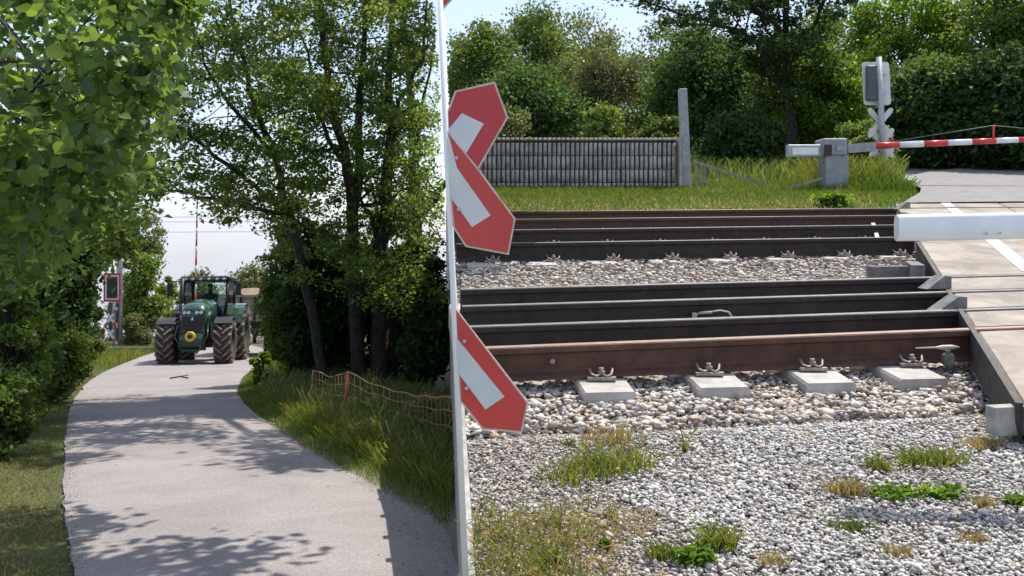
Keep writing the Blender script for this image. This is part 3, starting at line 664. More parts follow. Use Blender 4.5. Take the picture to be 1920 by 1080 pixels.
for sx in (-1, 1):
    b = MB(); pts = []
    for k in range(7):
        a = R(48+k*14); pts.append((math.cos(a)*-.82, math.sin(a)*.82+.73))
    for (ya, za), (yb, zb_) in zip(pts[:-1], pts[1:]): b.beam((sx*.93, ya, za), (sx*.93, yb, zb_), .58, .03, up=(0, .3, 1))
    b.build('front_fender', M['black'], tr)
    b = MB(); pts = []
    for k in range(8):
        a = R(20+k*18); pts.append((2.85-math.cos(a)*1.10, math.sin(a)*1.08+.97))
    for (ya, za), (yb, zb_) in zip(pts[:-1], pts[1:]): b.beam((sx*.93, ya, za), (sx*.93, yb, zb_), .6, .04, up=(0, .3, 1))
    b.build('rear_fender', M['hood'], tr)
b = MB(); b.box((0, .0, .66), (1.7, .22, .26), bev=.04); b.box((0, 1.4, .85), (.55, 3.2, .55), bev=.05); b.box((0, 2.85, .95), (1.4, .35, .4), bev=.04); b.build('axle_frame', M['black'], tr)
# hood: loft
def loft(secs, mb, sm=True):
    n = len(secs[0]); vs = [v for s_ in secs for v in s_]; fs = []
    for i in range(len(secs)-1):
        for k in range(n): k2 = (k+1) % n; fs.append((i*n+k, i*n+k2, (i+1)*n+k2, (i+1)*n+k))
    fs += [tuple(range(n-1, -1, -1)), tuple((len(secs)-1)*n+k for k in range(n))]; mb.add(vs, fs, sm)
def hsec(y, w_, z0, z1, sh=.75):
    return [(-w_, y, z0), (w_, y, z0), (w_, y, z0+(z1-z0)*.7), (w_*.92, y, z0+(z1-z0)*.88), (w_*.6, y, z1-.01), (0, y, z1+.015), (-w_*.6, y, z1-.01), (-w_*.92, y, z0+(z1-z0)*.88), (-w_, y, z0+(z1-z0)*.7)]
b = MB(); loft([hsec(-.78, .36, .98, 1.72), hsec(-.74, .41, .95, 1.86), hsec(-.5, .43, .95, 2.02), hsec(.2, .44, .95, 2.12), hsec(1.25, .45, .95, 2.2)], b); b.build('hood', M['hood'], tr)
b = MB(); b.box((0, -.795, 1.36), (.66, .04, .44), bev=.012); g = b.build('grille', M['dark'], tr)
b = MB()
for i in range(7): b.box((0, -.82, 1.18+i*.06), (.6, .012, .014))
b.build('grille_bar', M['black'], g)
for sx in (-1, 1):
    b = MB(); b.prism([(sx*.05, -.80, 1.66), (sx*.36, -.78, 1.62), (sx*.39, -.76, 1.77), (sx*.16, -.78, 1.8)], (0, .06, 0)); h_ = b.build('headlight', M['black'], tr)
    for px_ in (.13, .27): MB().cyl((sx*px_, -.83, 1.715), (sx*px_, -.77, 1.715), .058, 12).build('lamp_lens', M['lamp'], h_)
b = MB(); b.prism([(-.05, -.83, 1.46), (.05, -.83, 1.46), (0, -.83, 1.58)], (0, .02, 0)); b.build('nose_badge', M['lamp'], tr)
b = MB(); loft([hsec(-1.05, .33, .6, .88), hsec(-.95, .4, .5, 1.02), hsec(-.6, .42, .45, 1.12)], b, False); b.box((0, -.9, .47), (.5, .3, .12), bev=.03); fh = b.build('front_hitch', M['green'], tr)
b = MB(); b.lathe([(-1.13, .001), (-1.13, .07), (-1.16, .13), (-1.14, .165), (-1.05, .165), (-1.03, .001)], 'y', (0, 0, .93), 24); b.build('yellow_cap', M['yellow'], fh)
b = MB(); b.lathe([(-1.175, .001), (-1.175, .07), (-1.12, .075)], 'y', (0, 0, .93), 16); b.build('cap_centre', M['dark'], fh)
b = MB()
for sx in (-1, 1): b.tube([(sx*.48, -.7, 1.3), (sx*.52, -.95, .9), (sx*.3, -1.02, .62)], .025, 8)
b.build('guard_tube', M['green'], tr)
for sx in (-1, 1):
    MB().box((sx*.55, .35, 1.05), (.22, 1.2, .5), bev=.04).build('side_tank', M['green'], tr)
# cab
cab = empty('cab', (0, 0, 0)); cab.parent = tr
b = MB(); b.box((0, 2.1, 2.955), (1.72, 1.75, .17), bev=.05); b.box((0, 1.22, 2.90), (1.5, .12, .1), bev=.03); b.build('roof', M['black'], cab)
rfo = cab.children[0]
for x in (-.66, -.42, .42, .66, -.14, .14): MB().cyl((x, 1.15, 2.93), (x, 1.22, 2.93), .05, 10).build('work_light', M['lamp'], rfo)
for sx in (-1, 1):
    for y0_, y1_, m_ in ((1.32, 1.2, .055), (2.9, 2.92, .06)): MB().tube([(sx*.70, y1_, 1.55), (sx*.76, y0_, 2.3), (sx*.74, y0_+.05, 2.9)], m_, 8).build('pillar', M['black'], cab)
b = MB(); b.box((0, 2.1, 1.45), (1.45, 1.7, .28), bev=.04); b.build('cab_floor', M['black'], cab)
MB().box((0, 2.94, 1.75), (1.4, .05, .5)).build('rear_panel', M['green'], cab)
MB().prism([(-.70, 1.24, 1.6), (.70, 1.24, 1.6), (.73, 1.33, 2.88), (-.73, 1.33, 2.88)], (0, .01, 0)).build('windscreen', M['glass'], cab)
MB().prism([(-.70, 2.95, 2.0), (.70, 2.95, 2.0), (.73, 2.93, 2.88), (-.73, 2.93, 2.88)], (0, .01, 0)).build('rear_window', M['glass'], cab)
for sx in (-1, 1): MB().prism([(sx*.74, 1.3, 1.6), (sx*.74, 2.9, 1.6), (sx*.76, 2.88, 2.88), (sx*.76, 1.36, 2.88)], (.008, 0, 0)).build('side_window', M['glass'], cab)
se = MB(); se.box((0, 2.25, 1.75), (.5, .5, .16), bev=.04); se.box((0, 2.5, 2.1), (.5, .13, .65), bev=.04); se.build('driver_seat', M['dark'], cab)
MB().lathe([(-.0, .17), (.02, .19), (.0, .21), (-.02, .19), (0, .17)], 'y', (0, 1.68, 2.02), 20).build('steering_wheel', M['dark'], cab)
MB().box((0, 1.5, 1.8), (.4, .25, .4), bev=.05).build('dashboard', M['dark'], cab)
for sx in (-1, 1):
    mr = MB().tube([(sx*.72, 1.3, 2.86), (sx*1.15, 1.15, 2.84), (sx*1.17, 1.12, 2.75)], .022, 6).build('mirror_arm', M['black'], cab)
    MB().box((sx*1.17, 1.12, 2.58), (.2, .07, .46), bev=.025).build('mirror', M['black'], mr)
b = MB(); b.tube([(-.72, .95, 1.5), (-.74, .95, 2.2), (-.72, .95, 2.95)], .065, 12); b.tube([(-.72, .95, 1.55), (-.72, .95, 2.05)], .10, 12); b.box((-.72, .7, 1.62), (.34, .5, .3), bev=.06); b.build('exhaust', M['black'], tr)
# driver (skin)
def skinfig(name, pts, edges, rad, m, parent=None, sub=1):
    me = bpy.data.meshes.new(name); me.from_pydata(pts, edges, []); me.update(); o = link(bpy.data.objects.new(name, me), parent)
    md = o.modifiers.new('skin', 'SKIN')
    if not me.skin_vertices: 
        bpy.context.view_layer.objects.active = o
    for i, r_ in enumerate(rad): me.skin_vertices[0].data[i].radius = (r_ if hasattr(r_, '__len__') else (r_, r_))
    me.skin_vertices[0].data[0].use_root = True
    o.modifiers.new('sub', 'SUBSURF').levels = sub; o.modifiers['sub'].render_levels = sub; me.materials.append(m); return o
dp = [(0,2.28,1.9),(0,2.3,2.1),(0,2.3,2.32),(0,2.29,2.44),(0,2.27,2.52),(0,2.25,2.62),(0,2.26,2.72),
      (.19,2.28,2.38),(.27,2.12,2.15),(.17,1.78,2.08),(-.19,2.28,2.38),(-.27,2.12,2.15),(-.17,1.78,2.08),
      (.12,2.2,1.88),(.16,1.8,1.9),(.16,1.68,1.62),(-.12,2.2,1.88),(-.16,1.8,1.9),(-.16,1.68,1.62)]
de = [(0,1),(1,2),(2,3),(3,4),(4,5),(5,6),(2,7),(7,8),(8,9),(2,10),(10,11),(11,12),(0,13),(13,14),(14,15),(0,16),(16,17),(17,18)]
dr_ = [(.17,.12),(.17,.12),(.17,.11),(.055,.055),(.085,.09),(.10,.11),(.07,.08),(.065,.065),(.05,.05),(.035,.03),(.065,.065),(.05,.05),(.035,.03),(.09,.09),(.07,.07),(.05,.05),(.09,.09),(.07,.07),(.05,.05)]
dv = skinfig('person', dp, de, dr_, M['shirt']); 
rot = Matrix.Rotation(hd_, 4, 'Z')@Matrix.Rotation(-slope, 4, 'X')
dv.location = tr.location; dv.rotation_euler = tr.rotation_euler
dv.location.z += .02
tag(dv, 'driver in dark clothes sitting upright in the tractor cab holding the wheel', 'person')
b = MB(); b.lathe([(-.09, .001), (-.085, .03), (-.05, .055), (0, .07), (.05, .065), (.085, .04), (.10, .001)], 'z', (0, 2.185, 2.6), 14); fce = b.build('face', M['skin'], dv)
b = MB(); b.cyl((-.03, 2.115, 2.62), (-.03, 2.13, 2.62), .009, 8); b.cyl((.03, 2.115, 2.62), (.03, 2.13, 2.62), .009, 8); b.box((0, 2.118, 2.56), (.04, .012, .01)); b.build('eyes_and_mouth', M['dark'], fce)
b = MB(); b.lathe([(0, .115), (.05, .112), (.10, .08), (.125, .001)], 'z', (0, 2.25, 2.66), 16); b.build('hair', M['dark'], dv)
# trailer
tl = empty('trailer', (-11.0, 35.6, zL(36.5)+.03), 0); tl.rotation_euler = (-slope, 0, .10); tag(tl, 'muddy brown tipping trailer behind the tractor, half hidden by leaves', 'trailer')
for sx in (-1, 1):
    for y in (-.2, 1.3): wheel(sx*1.0, y, .62, .5, tl, 'load', 'trailer_wheel')
b = MB(); b.box((0, .6, 1.35), (1.1, 4.6, .25), bev=.02); b.cyl((0, -1.8, .9), (0, -4.2, .8), .07, 8); b.build('chassis', M['black'], tl)
b = MB(); b.box((0, .6, 2.0), (2.4, 4.6, 1.0), bev=.03); b.box((0, -1.72, 2.5), (2.44, .06, .1)); bd_ = b.build('body', M['trailer'], tl)
b = MB()
for x in (-1.1, -.55, 0, .55, 1.1): b.box((x, -1.74, 2.0), (.08, .06, .95))
b.build('stake', M['rust_dark'], bd_)
b = MB(); rr = random.Random(5); grid = [[(-1.15+i*.23, -1.6+j*.45, 2.5+.35*math.sin(math.pi*i/10)*math.sin(math.pi*j/10)+rr.uniform(0, .1)) for i in range(11)] for j in range(11)]
b.add([p for r_ in grid for p in r_], [(j*11+i, j*11+i+1, j*11+i+12, j*11+i+11) for j in range(10) for i in range(10)]); b.build('load', M['load'], tl)
for sx in (-1, 1): MB().box((sx*1.05, .5, 1.38), (.55, 2.7, .05), bev=.01).build('mudguard', M['pale'], tl)

# ------------------------------------------------------------------ signal, poles, wires on the lane side
YG = 40.0; s = F/YG
sg = empty('crossing_signal', gL(214, 659)); sg.location = Vector(((214-960)/s, YG, zL(YG))); tag(sg, 'red bordered crossing traffic light above small crossbucks left of the lane', 'signal'); o_ = sg.location.copy()
A = lambda x, y, dy=0: at(x, y, YG+dy)-o_
b = MB(); b.cyl(A(214, 662), A(214, 515), .07, 10); b.build('mast', M['galv'], sg)
bd = MB().prism([A(x, y, -.15) for x, y in ((194,512),(226,512),(226,566),(194,566))], (0, .03, 0)).build('signal_board', M['red'], sg)
MB().prism([A(x, y, -.165) for x, y in ((197,516),(223,516),(223,562),(197,562))], (0, .012, 0)).build('white_border', M['pale'], bd)
bx_ = MB().prism([A(x, y, -.18) for x, y in ((200,519),(220,519),(220,559),(200,559))], (0, .012, 0)).build('black_face', M['dark'], bd)
for y in (530, 548):
    MB().cyl(A(210, y, -.24), A(210, y, -.17), .17, 14).build('lamp', M['lens_dark'], bx_)
MB().prism([A(x, y, .05) for x, y in ((203,567),(224,567),(224,640),(203,640))], (0, .03, 0)).build('grey_cabinet_panel', M['slate'], sg)
xbuck(207, 596, 11, 17, -.18, 'white', sg, 4.5); xbuck(207, 626, 11, 17, -.18, 'white', sg, 4.5)
def redtips(cx, cy, hw, hh):
    for sx in (-1, 1):
        for sy in (-1, 1):
            a = A(cx+hw*sx, cy+hh*sy, -.20); c = A(cx+hw*sx*.55, cy+hh*sy*.55, -.20); d = (c-a).normalized(); n_ = Vector((-d.z, 0, d.x))*(2.0/s)
            MB().prism([a-n_, a+n_, c+n_, c-n_], (0, .008, 0)).build('red_tip', M['red'], sg)
redtips(207, 596, 10, 15); redtips(207, 626, 10, 15)
b = MB(); YP = 41.5; a = at(224, 0, YP); b.tube([(a.x, YP, zL(YP)-.2), (a.x, YP, zL(YP)+4), (a.x-.03, YP, at(0, 262, YP).z)], [.15, .14, .11], 12); b.box((a.x-.03, YP-.02, at(0, 275, YP).z), (.9, .08, .08))
tag(b.build('mast_pole', M['galv']), 'tall grey mast rising out of the trees behind the red bordered signal', 'pole')
YQ = 44.0; bq = empty('raised_barrier', (at(368, 0, YQ).x, YQ, zL(YQ))); tag(bq, 'raised barrier boom standing upright above the tractor roof', 'barrier'); o_ = bq.location.copy()
b = MB(); b.box((0, .1, .5), (.4, .4, 1.0), bev=.03); b.build('machine_box', M['machine'], bq)
p0 = Vector((-.08, 0, .9)); p1 = at(370, 374, YQ)-o_
for i in range(14):
    MB().tube([p0.lerp(p1, i/14), p0.lerp(p1, (i+1)/14)], .065-.002*i, 8).build('red_band' if i % 2 else 'white_band', M['arm_red' if i % 2 else 'pale'], bq)
for k, (y, lb) in enumerate([(406, 'topmost thin overhead wire crossing the sky above the tractor'), (415, 'middle thin overhead wire crossing the sky above the tractor'), (434, 'lowest thin overhead wire crossing the sky above the tractor')]):
    b = MB(); Yw = 47.0; b.tube([at(150+t*60, y+.6*math.sin(t*.9)+1.2*(1-((t-6)/6)**2), Yw) for t in range(13)], .012, 5); tag(b.build('overhead_wire', M['wire']), lb, 'wire', 'overhead wires')
# rails across the lane
for k, (yy_, lb) in enumerate([(39.2, 'dark rail crossing the lane just in front of the signal'), (40.7, 'dark rail crossing the lane just behind the signal')]):
    b = MB(); sweep(Vector((-22, yy_, zL(yy_)-.0)), Vector((roadX(39)[0]-.05, yy_, zL(yy_)-.0)), [(x*1.2, z*1.3) for x, z in prof], b); tag(b.build('rail', M['railtop']), lb, 'rail', 'rails beside the lane')
b = MB(); b.add([(-11.9, 27.2, zL(27.2)+.05), (-9.2, 27.2, zL(27.2)+.05), (-9.2, 27.35, zL(27.35)+.05), (-11.9, 27.35, zL(27.35)+.05)], [(0,1,2,3)]); 
# twig on the lane
tw = gL(333, 713, .05); b = MB(); b.tube([tw+Vector((-.2, 0, 0)), tw+Vector((0, .15, .02)), tw+Vector((.25, .05, 0))], .018, 5); b.tube([tw+Vector((0, .15, .02)), tw+Vector((.12, .4, .01))], .012, 5)
tag(b.build('twig', M['bark']), 'dry brown twig lying on the lane in front of the tractor', 'twig')

# ------------------------------------------------------------------ net fence
nf = empty('net_fence', gL(648, 792)); tag(nf, 'orange electric net fence with a slanted post in tall grass', 'fence'); o_ = nf.location.copy()
def fpt(t, hrel):      # t 0..1 post to right end, hrel 0..1 of height
    x = np.interp(t, [-.45, 0, .3, .6, 1], [588, 652, 730, 785, 862]); Yd = np.interp(t, [-.45, 0, 1], [15.2, 13.0, 9.2])
    yt = np.interp(t, [-.45, -.2, 0, .15, .3, .6, 1], [694, 708, 697, 717, 731, 743, 746]); yb_ = 595+1.6*F/Yd
    return at(x, yt+(yb_-yt)*(1-hrel), Yd)-o_
MB().cyl(at(643, 792, 13.0)-o_, at(653, 696, 13.0)-o_, .022, 8).build('post', M['orange'], nf)
MB().cyl(at(583, 768, 15.2)-o_, at(587, 694, 15.2)-o_, .018, 8).build('post', M['twine'], nf)
ts = np.linspace(-.45, 1, 40)
b = MB()
for hr_ in (1, .78, .52, .27, .06): b.tube([fpt(t, hr_)+Vector((0, 0, .01*math.sin(t*31))) for t in ts],   .005 if hr_ < 1 else .009, 5)
b.build('net_line', M['twine'], nf)
b = MB()
for t in np.linspace(-.42, .98, 34): b.tube([fpt(t, 1), fpt(t+.004, .5), fpt(t, .06)], .0035, 4)
b.build('net_string', M['twine'], nf)

# ------------------------------------------------------------------ foliage
def leafcloud(P, size, n6=False, up=.35, dirs=None):
    n = len(P); s_ = size*rng.uniform(.65, 1.35, n)
    N = rng.normal(size=(n, 3)); N[:, 2] += up*2; N /= np.linalg.norm(N, axis=1)[:, None]
    a = rng.normal(size=(n, 3)); a -= (a*N).sum(1)[:, None]*N; a /= np.linalg.norm(a, axis=1)[:, None]; b_ = np.cross(N, a)
    if not n6:
        sh = np.array([(-.5, 0, 0), (0, .30, .10), (.5, 0, -.05), (0, -.30, .10)]); k = 4
    else:
        sh = np.array([(-.5, 0, 0), (-.28, .34, .07), (.08, .40, .09), (.52, 0, -.08), (.08, -.40, .09), (-.28, -.34, .07)]); k = 6
    V_ = P[:, None, :]+(sh[None, :, 0, None]*a[:, None]+sh[None, :, 1, None]*b_[:, None]+sh[None, :, 2, None]*N[:, None])*s_[:, None, None]
    if n6:   # two folded halves sharing the midrib
        idx = np.array([(0, 1, 2, 3), (0, 3, 4, 5)])[None]+(np.arange(n)*6)[:, None, None]
        V_ = V_.copy(); return V_.reshape(-1, 3), idx, 4
    return V_.reshape(-1, 3), np.arange(n*4).reshape(n, 4), 4
def clumps(c, rad, K, seed, shell=.6, low=-.9):
    r_ = np.random.default_rng(seed); out_ = []
    while len(out_) < K:
        d = r_.normal(size=3); d /= np.linalg.norm(d); q = r_.uniform(shell, 1)**.7
        p = d*q
        if p[2] < low: continue
        out_.append(np.array(c)+p*np.array(rad))
    return np.array(out_)
def fill(C, cr, n, seed, squash=.65):
    r_ = np.random.default_rng(seed); k = r_.integers(0, len(C), n); d = r_.normal(size=(n, 3)); d /= np.linalg.norm(d, axis=1)[:, None]
    rr_ = np.where(r_.random(n) < .7, r_.uniform(0, 1, n)**.5, np.minimum(np.abs(r_.normal(0, .7, n)), 1.3)); sc_ = (cr*(0.6+.8*r_.random(len(C))))[k]
    P = C[k]+d*rr_[:, None]*sc_[:, None]*np.array([1, 1, squash]); return P
def clipseam(P, side, jit=10):
    x, y = project(P); j = rng.normal(0, jit, len(P)); inf = (y > -30)&(P[:, 1] > 0)
    if side < 0: k = (x < seam(y)-8-np.abs(j)*.3)|~inf
    else: k = (x > seam(y)+6+np.abs(j))|~inf
    return P[k]
def limbs(mb, base, C, r0, top, seed, n=5, frac=.5):
    rr = random.Random(seed)
    for c in C:
        c = Vector(c); t = rr.uniform(.25, .85); st = Vector(base).lerp(Vector(top), t); r1 = r0*(1-t)*.55+.008
        m1 = st.lerp(c, .5)+Vector((rr.uniform(-.1, .1), rr.uniform(-.1, .1), rr.uniform(-.1, .25)))*(c-st).length*.5
        mb.tube([st, m1, c], [r1, r1*.65, r1*.2], n, cap=False)
def tree(name, label, base, h, rad, cen=None, K=30, cr=.6, nleaf=9000, leaf=.13, lm='mid', side=0, seed=1, cat='tree', group=None, trunk=.12, bark='bark', n6=False, shell=.45, up=.35, lean=(0, 0), squash=.65, low=-.9, jit=10, stem='trunk'):
    base = Vector(base); cen = Vector(cen) if cen is not None else base+Vector((lean[0], lean[1], h-rad[2]))
    r_ = empty(name, base); tag(r_, label, cat, group); o = np.array(base)
    C = clumps(cen, rad, K, seed, shell, low)
    if side: C = clipseam(C, side, 0)
    P = fill(C, cr, nleaf, seed+50, squash)
    if side: P = clipseam(P, side, jit)
    V_, I_, k = leafcloud(P-o, leaf, n6, up); npmesh('crown', V_, k, I_, LM[lm], r_)
    b = MB(); top_ = cen+Vector((0, 0, rad[2]*.6)); rr = random.Random(seed)
    tp = [base-Vector((0, 0, .15))]+[base.lerp(top_, t)+Vector((rr.uniform(-.12, .12), rr.uniform(-.12, .12), 0))*trunk*6 for t in (.25, .5, .75)]+[top_]
    b.tube([p-base for p in tp], [trunk*1.25, trunk, trunk*.8, trunk*.5, trunk*.15], 9)
    limbs(b, base.lerp(top_, .15)-base, [Vector(c)-base for c in C], trunk, top_-base, seed)
    b.build(stem, M[bark], r_); return r_
def GL(px, Y): return Vector(((px-960)/F*Y, Y, zL(Y)))
def GR(px, Y): return Vector(((px-960)/F*Y, Y, zR(Y)))
def bush(label, px0, px1, ptop, Y, lm, n, leaf, seed, side, name='shrub', cat='shrub', group=None, K=24, cr=None, pbase=None, dy=None, **kw):
    g = (GL if side <= 0 else GR)((px0+px1)/2, Y); ztop = at(0, ptop, Y).z; rx_ = (px1-px0)/2/F*Y
    h = ztop-g.z; rz = h*.5
    cr = cr or rx_*.38
    return tree(name, label, g, h, (max(rx_-cr*.6, .15), dy or max(rx_*.8, .5), max(rz-cr*.4, .2)), g+Vector((0, 0, h*.5)), K, cr, n, leaf, lm, side, seed, cat, group, trunk=.05*max(1, h/3), squash=.8, low=-1, **kw)
# -- lane side, left
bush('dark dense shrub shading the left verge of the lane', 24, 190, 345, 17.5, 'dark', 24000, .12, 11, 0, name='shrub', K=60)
bush('mid green hedge plant between the dark shrub and the signal', 135, 192, 540, 23, 'mid', 8000, .12, 12, 0)
bush('low leafy skirt of the hedge at the edge of the lane', 20, 168, 590, 16.2, 'mid', 12000, .08, 112, 0, K=44)
bush('dense low bush between the pale bush and the lane', -60, 112, 610, 13.2, 'mid', 13000, .08, 113, 0, K=44)
bush('pale green bush at the left edge of the picture', -60, 98, 480, 11.8, 'light', 20000, .075, 13, 0, K=50)
bush('low leafy bush under the pale green bush at the left edge', -60, 66, 700, 9.8, 'mid', 9000, .07, 14, 0, K=30)
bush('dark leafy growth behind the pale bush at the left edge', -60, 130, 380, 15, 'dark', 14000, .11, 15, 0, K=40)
tree('tree', 'mid green tree standing behind the dark shrub on the left', GL(120, 24), 9, (2.6, 2, 3.2), None, 50, .8, 20000, .16, 'mid', 0, 16, trunk=.16)
tree('tree', 'slim leafy tree with drooping twigs behind the grey mast', GL(250, 47), 8.6, (1.5, 1.4, 2.3), None, 26, .6, 6500, .17, 'grey', 0, 17, trunk=.1, shell=.3)
bush('bright green bush right of the signal', 222, 322, 468, 44, 'light', 11000, .17, 18, 0, K=40)
bush('sunlit round bush behind the front of the tractor', 285, 345, 505, 49, 'light', 4500, .18, 19, 0)
bush('bushy grey green undergrowth beyond the rails left of the tractor', 222, 300, 575, 42.5, 'grey', 6000, .13, 20, 0)
bush('pale far bush just right of the tractor cab', 425, 530, 480, 54, 'grey', 5000, .2, 21, 0)
for k, (xa, xb, tp, lb) in enumerate([(200, 300, 545, 'low hazy bush on the skyline left of the tractor'), (330, 420, 505, 'low hazy bush on the skyline behind the tractor cab'), (400, 560, 498, 'low hazy bush on the skyline right of the tractor cab')]):
    bush(lb, xa, xb, tp, 75, 'grey', 4000, .3, 121+k, 0, K=40)
for k, (x, y_, lb) in enumerate([(560, 60, 'hazy green tree seen far away between the dark trunks'), (40, 58, 'far green tree at the left edge behind the bushes')]):
    bush(lb, x-70, x+110, 440, y_, 'mid', 6000, .24, 23+k, -1, name='tree', cat='tree')
# -- foreground broadleaf tree on the left, reaching over the lane
def poly_fill(n, edge, d0, d1, seed, ymin=-140, ymax=505):
    r_ = np.random.default_rng(seed); out_ = []
    while len(out_) < n:
        y = r_.uniform(ymin, ymax); xe = np.interp(y, [e[0] for e in edge], [e[1] for e in edge]); x = r_.uniform(-60, xe) if r_.random() < .75 else r_.uniform(xe-90, xe)
        Y = r_.uniform(d0, d1); out_.append(tuple(at(x, y, Y)))
    return np.array(out_)
ft = empty('broadleaf_tree', (-4.9, 6.2, zL(6.2))); tag(ft, 'large leafy tree at the upper left reaching over the lane', 'tree'); o = np.array(ft.location)
C1 = poly_fill(60, [(-140, 370), (60, 345), (150, 310), (230, 260), (300, 215), (380, 165), (440, 90), (505, 40)], 4.0, 6.2, 31)
C2 = poly_fill(80, [(-140, 420), (60, 350), (200, 290), (280, 235), (380, 215), (440, 170), (505, 90)], 7, 10, 32)
P1 = fill(C1, .26, 4600, 33, .8); P2_ = fill(C2, .45, 17000, 34, .8)
Vv, I_, k = leafcloud(P1-o, .078, True, .2); npmesh('crown', Vv, k, I_, LM['near'], ft)
Vv, I_, k = leafcloud(P2_-o, .075, False, .4); npmesh('crown', Vv, k, I_, LM['acacia'], ft)
# the part of the crown above the picture that shades the lane
C3 = np.array([(x+.6, y+.9, z+.3) for x, y, z in [(-1.9,7.0,4.1),(-1.4,6.7,4.2),(-2.4,7.6,4.2),(-1.0,6.8,4.3),(-2.9,6.6,4.2),(-2.5,8.3,4.4),(-.6,6.9,4.2),(-3.4,7.4,4.3),(-3.4,6.2,4.2),(-1.9,7.9,4.4),(-3.6,8.2,4.4),(-2.2,6.2,4.2),(-2.9,7.4,4.6),(-3.9,7.0,4.3)]])
xx, yy2 = project(C3)
P3_ = fill(C3, .55, 3400, 35, .4); x_, y_ = project(P3_); P3_ = P3_[y_ < -12]
Vv, I_, k = leafcloud(P3_-o, .12, True, .8); npmesh('crown', Vv, k, I_, LM['near'], ft)
b = MB(); tb = Vector(ft.location); b.tube([Vector((0, 0, -.2)), Vector((.1, .1, 2)), Vector((.4, .1, 4)), Vector((.9, .2, 6))], [.26, .22, .17, .08], 10)
rr = random.Random(8)
for c in list(C1[::3])+list(C2[::3])+list(C3[::2]):
    c = Vector(c)-tb; hi_ = c.z > 4.3-tb.z-.5 and c.x > 1.0; st = Vector((.2, .1, rr.uniform(4.4, 5) if hi_ else rr.uniform(1.6, 4.6))); m1 = st.lerp(c, .55)+Vector((0, 0, rr.uniform(.0, .5))); b.tube([st, m1, c], [.02, .012, .004], 5, cap=False)
b.build('trunk', M['bark'], ft)

# -- acacias to the right of the lane
def limb_tree(name, label, paths, n_extra, seed, lm='acacia', region=None, leaf=.10, nleaf=12000, cr=.42, grp=None):
    b = MB(); base = Vector(at(*paths[0][0][0][:2], paths[0][0][0][2])); base.z = zL(base.y)
    r_ = empty(name, base); tag(r_, label, 'tree', grp); rr = random.Random(seed); C = []
    for pts, ra, rb in paths:
        P = [at(*p) for p in pts]; n = len(P)
        if pts is paths[0][0]: P[0] = base-Vector((0, 0, .2))
        fine = []
        for a, c in zip(P[:-1], P[1:]):
            for q in range(3): fine.append(a.lerp(c, q/3)+Vector((rr.uniform(-.05, .05), rr.uniform(-.05, .05), rr.uniform(-.03, .03))))
        fine.append(P[-1]); m = len(fine)
        b.tube([p-base for p in fine], [ra+(rb-ra)*i/(m-1) for i in range(m)], 8, cap=False)
        for i, p in enumerate(fine):
            if i < m*.35 and ra > .07: continue
            for _ in range(2):
                d = Vector((rr.gauss(0, 1), rr.gauss(0, 1), rr.gauss(.15, .55))); d = d.normalized()*rr.uniform(.4, 1.3); c = p+d
                xx_, yy_ = project(np.array([c])) 
                if xx_[0] > seam(yy_[0])-6 and yy_[0] > -30: continue
                r0 = max(.014, (ra+(rb-ra)*i/(m-1))*.35); mm = p.lerp(c, .5)+Vector((0, 0, rr.uniform(-.05, .15)))
                b.tube([p-base, mm-base, c-base], [r0, r0*.6, .006], 5, cap=False); C.append(tuple(c))
    C = np.array(C)
    if region is not None: C = np.concatenate([C, region])
    P = fill(C, cr, nleaf, seed+9, .55); P = clipseam(P, -1, 12)
    Vv, I_, k = leafcloud(P-np.array(base), leaf, False, .6); npmesh('crown', Vv, k, I_, LM[lm], r_)
    b.build('trunk', M['bark'], r_); return r_
def region(n, x0, x1, y0, y1, d0, d1, seed):
    r_ = np.random.default_rng(seed); out_ = []
    for _ in range(n): out_.append(tuple(at(r_.uniform(x0, x1), r_.uniform(y0, y1), r_.uniform(d0, d1))))
    return np.array(out_)
G3 = 'dark stemmed trees right of the lane'
limb_tree('acacia_tree', 'leaning feathery tree whose branches reach left over the lane', [
  ([(612,740,17.2),(590,620,17.2),(562,480,17),(540,400,16.8),(516,300,16.5),(480,200,16.2),(455,110,16),(430,0,15.8)], .11, .03),
  ([(540,400,16.8),(475,352,16.2),(400,292,15.5),(345,245,15),(312,228,14.6)], .06, .015),
  ([(545,405,16.8),(455,387,16.2),(375,368,15.6),(318,356,15.2)], .05, .012),
  ([(516,300,16.5),(450,215,15.6),(400,150,15),(360,60,14.5)], .05, .015)], 0, 41, region=np.concatenate([region(34, 385, 560, -60, 190, 14, 19, 41), region(10, 470, 600, 200, 430, 15, 18, 42)]), nleaf=21000, leaf=.09, cr=.45, grp=G3)
limb_tree('acacia_tree', 'slim forked tree in the middle of the dark trunks', [
  ([(676,742,17.8),(667,580,17.8),(663,420,17.8),(655,320,17.8),(622,205,17.6),(606,100,17.4),(598,-60,17.2)], .16, .05),
  ([(664,400,17.8),(672,260,18),(676,130,18.1),(690,-40,18.2)], .11, .04),
  ([(655,330,17.8),(620,260,17.2),(560,160,16.8),(520,150,16.2)], .06, .02),
  ([(622,205,17.6),(600,170,18),(560,60,18.2)], .05, .02)], 0, 43, region=np.concatenate([region(46, 520, 720, -60, 300, 16, 20, 44), region(26, 520, 720, 300, 560, 16, 18.5, 144)]), nleaf=24000, leaf=.085, cr=.42, grp=G3)
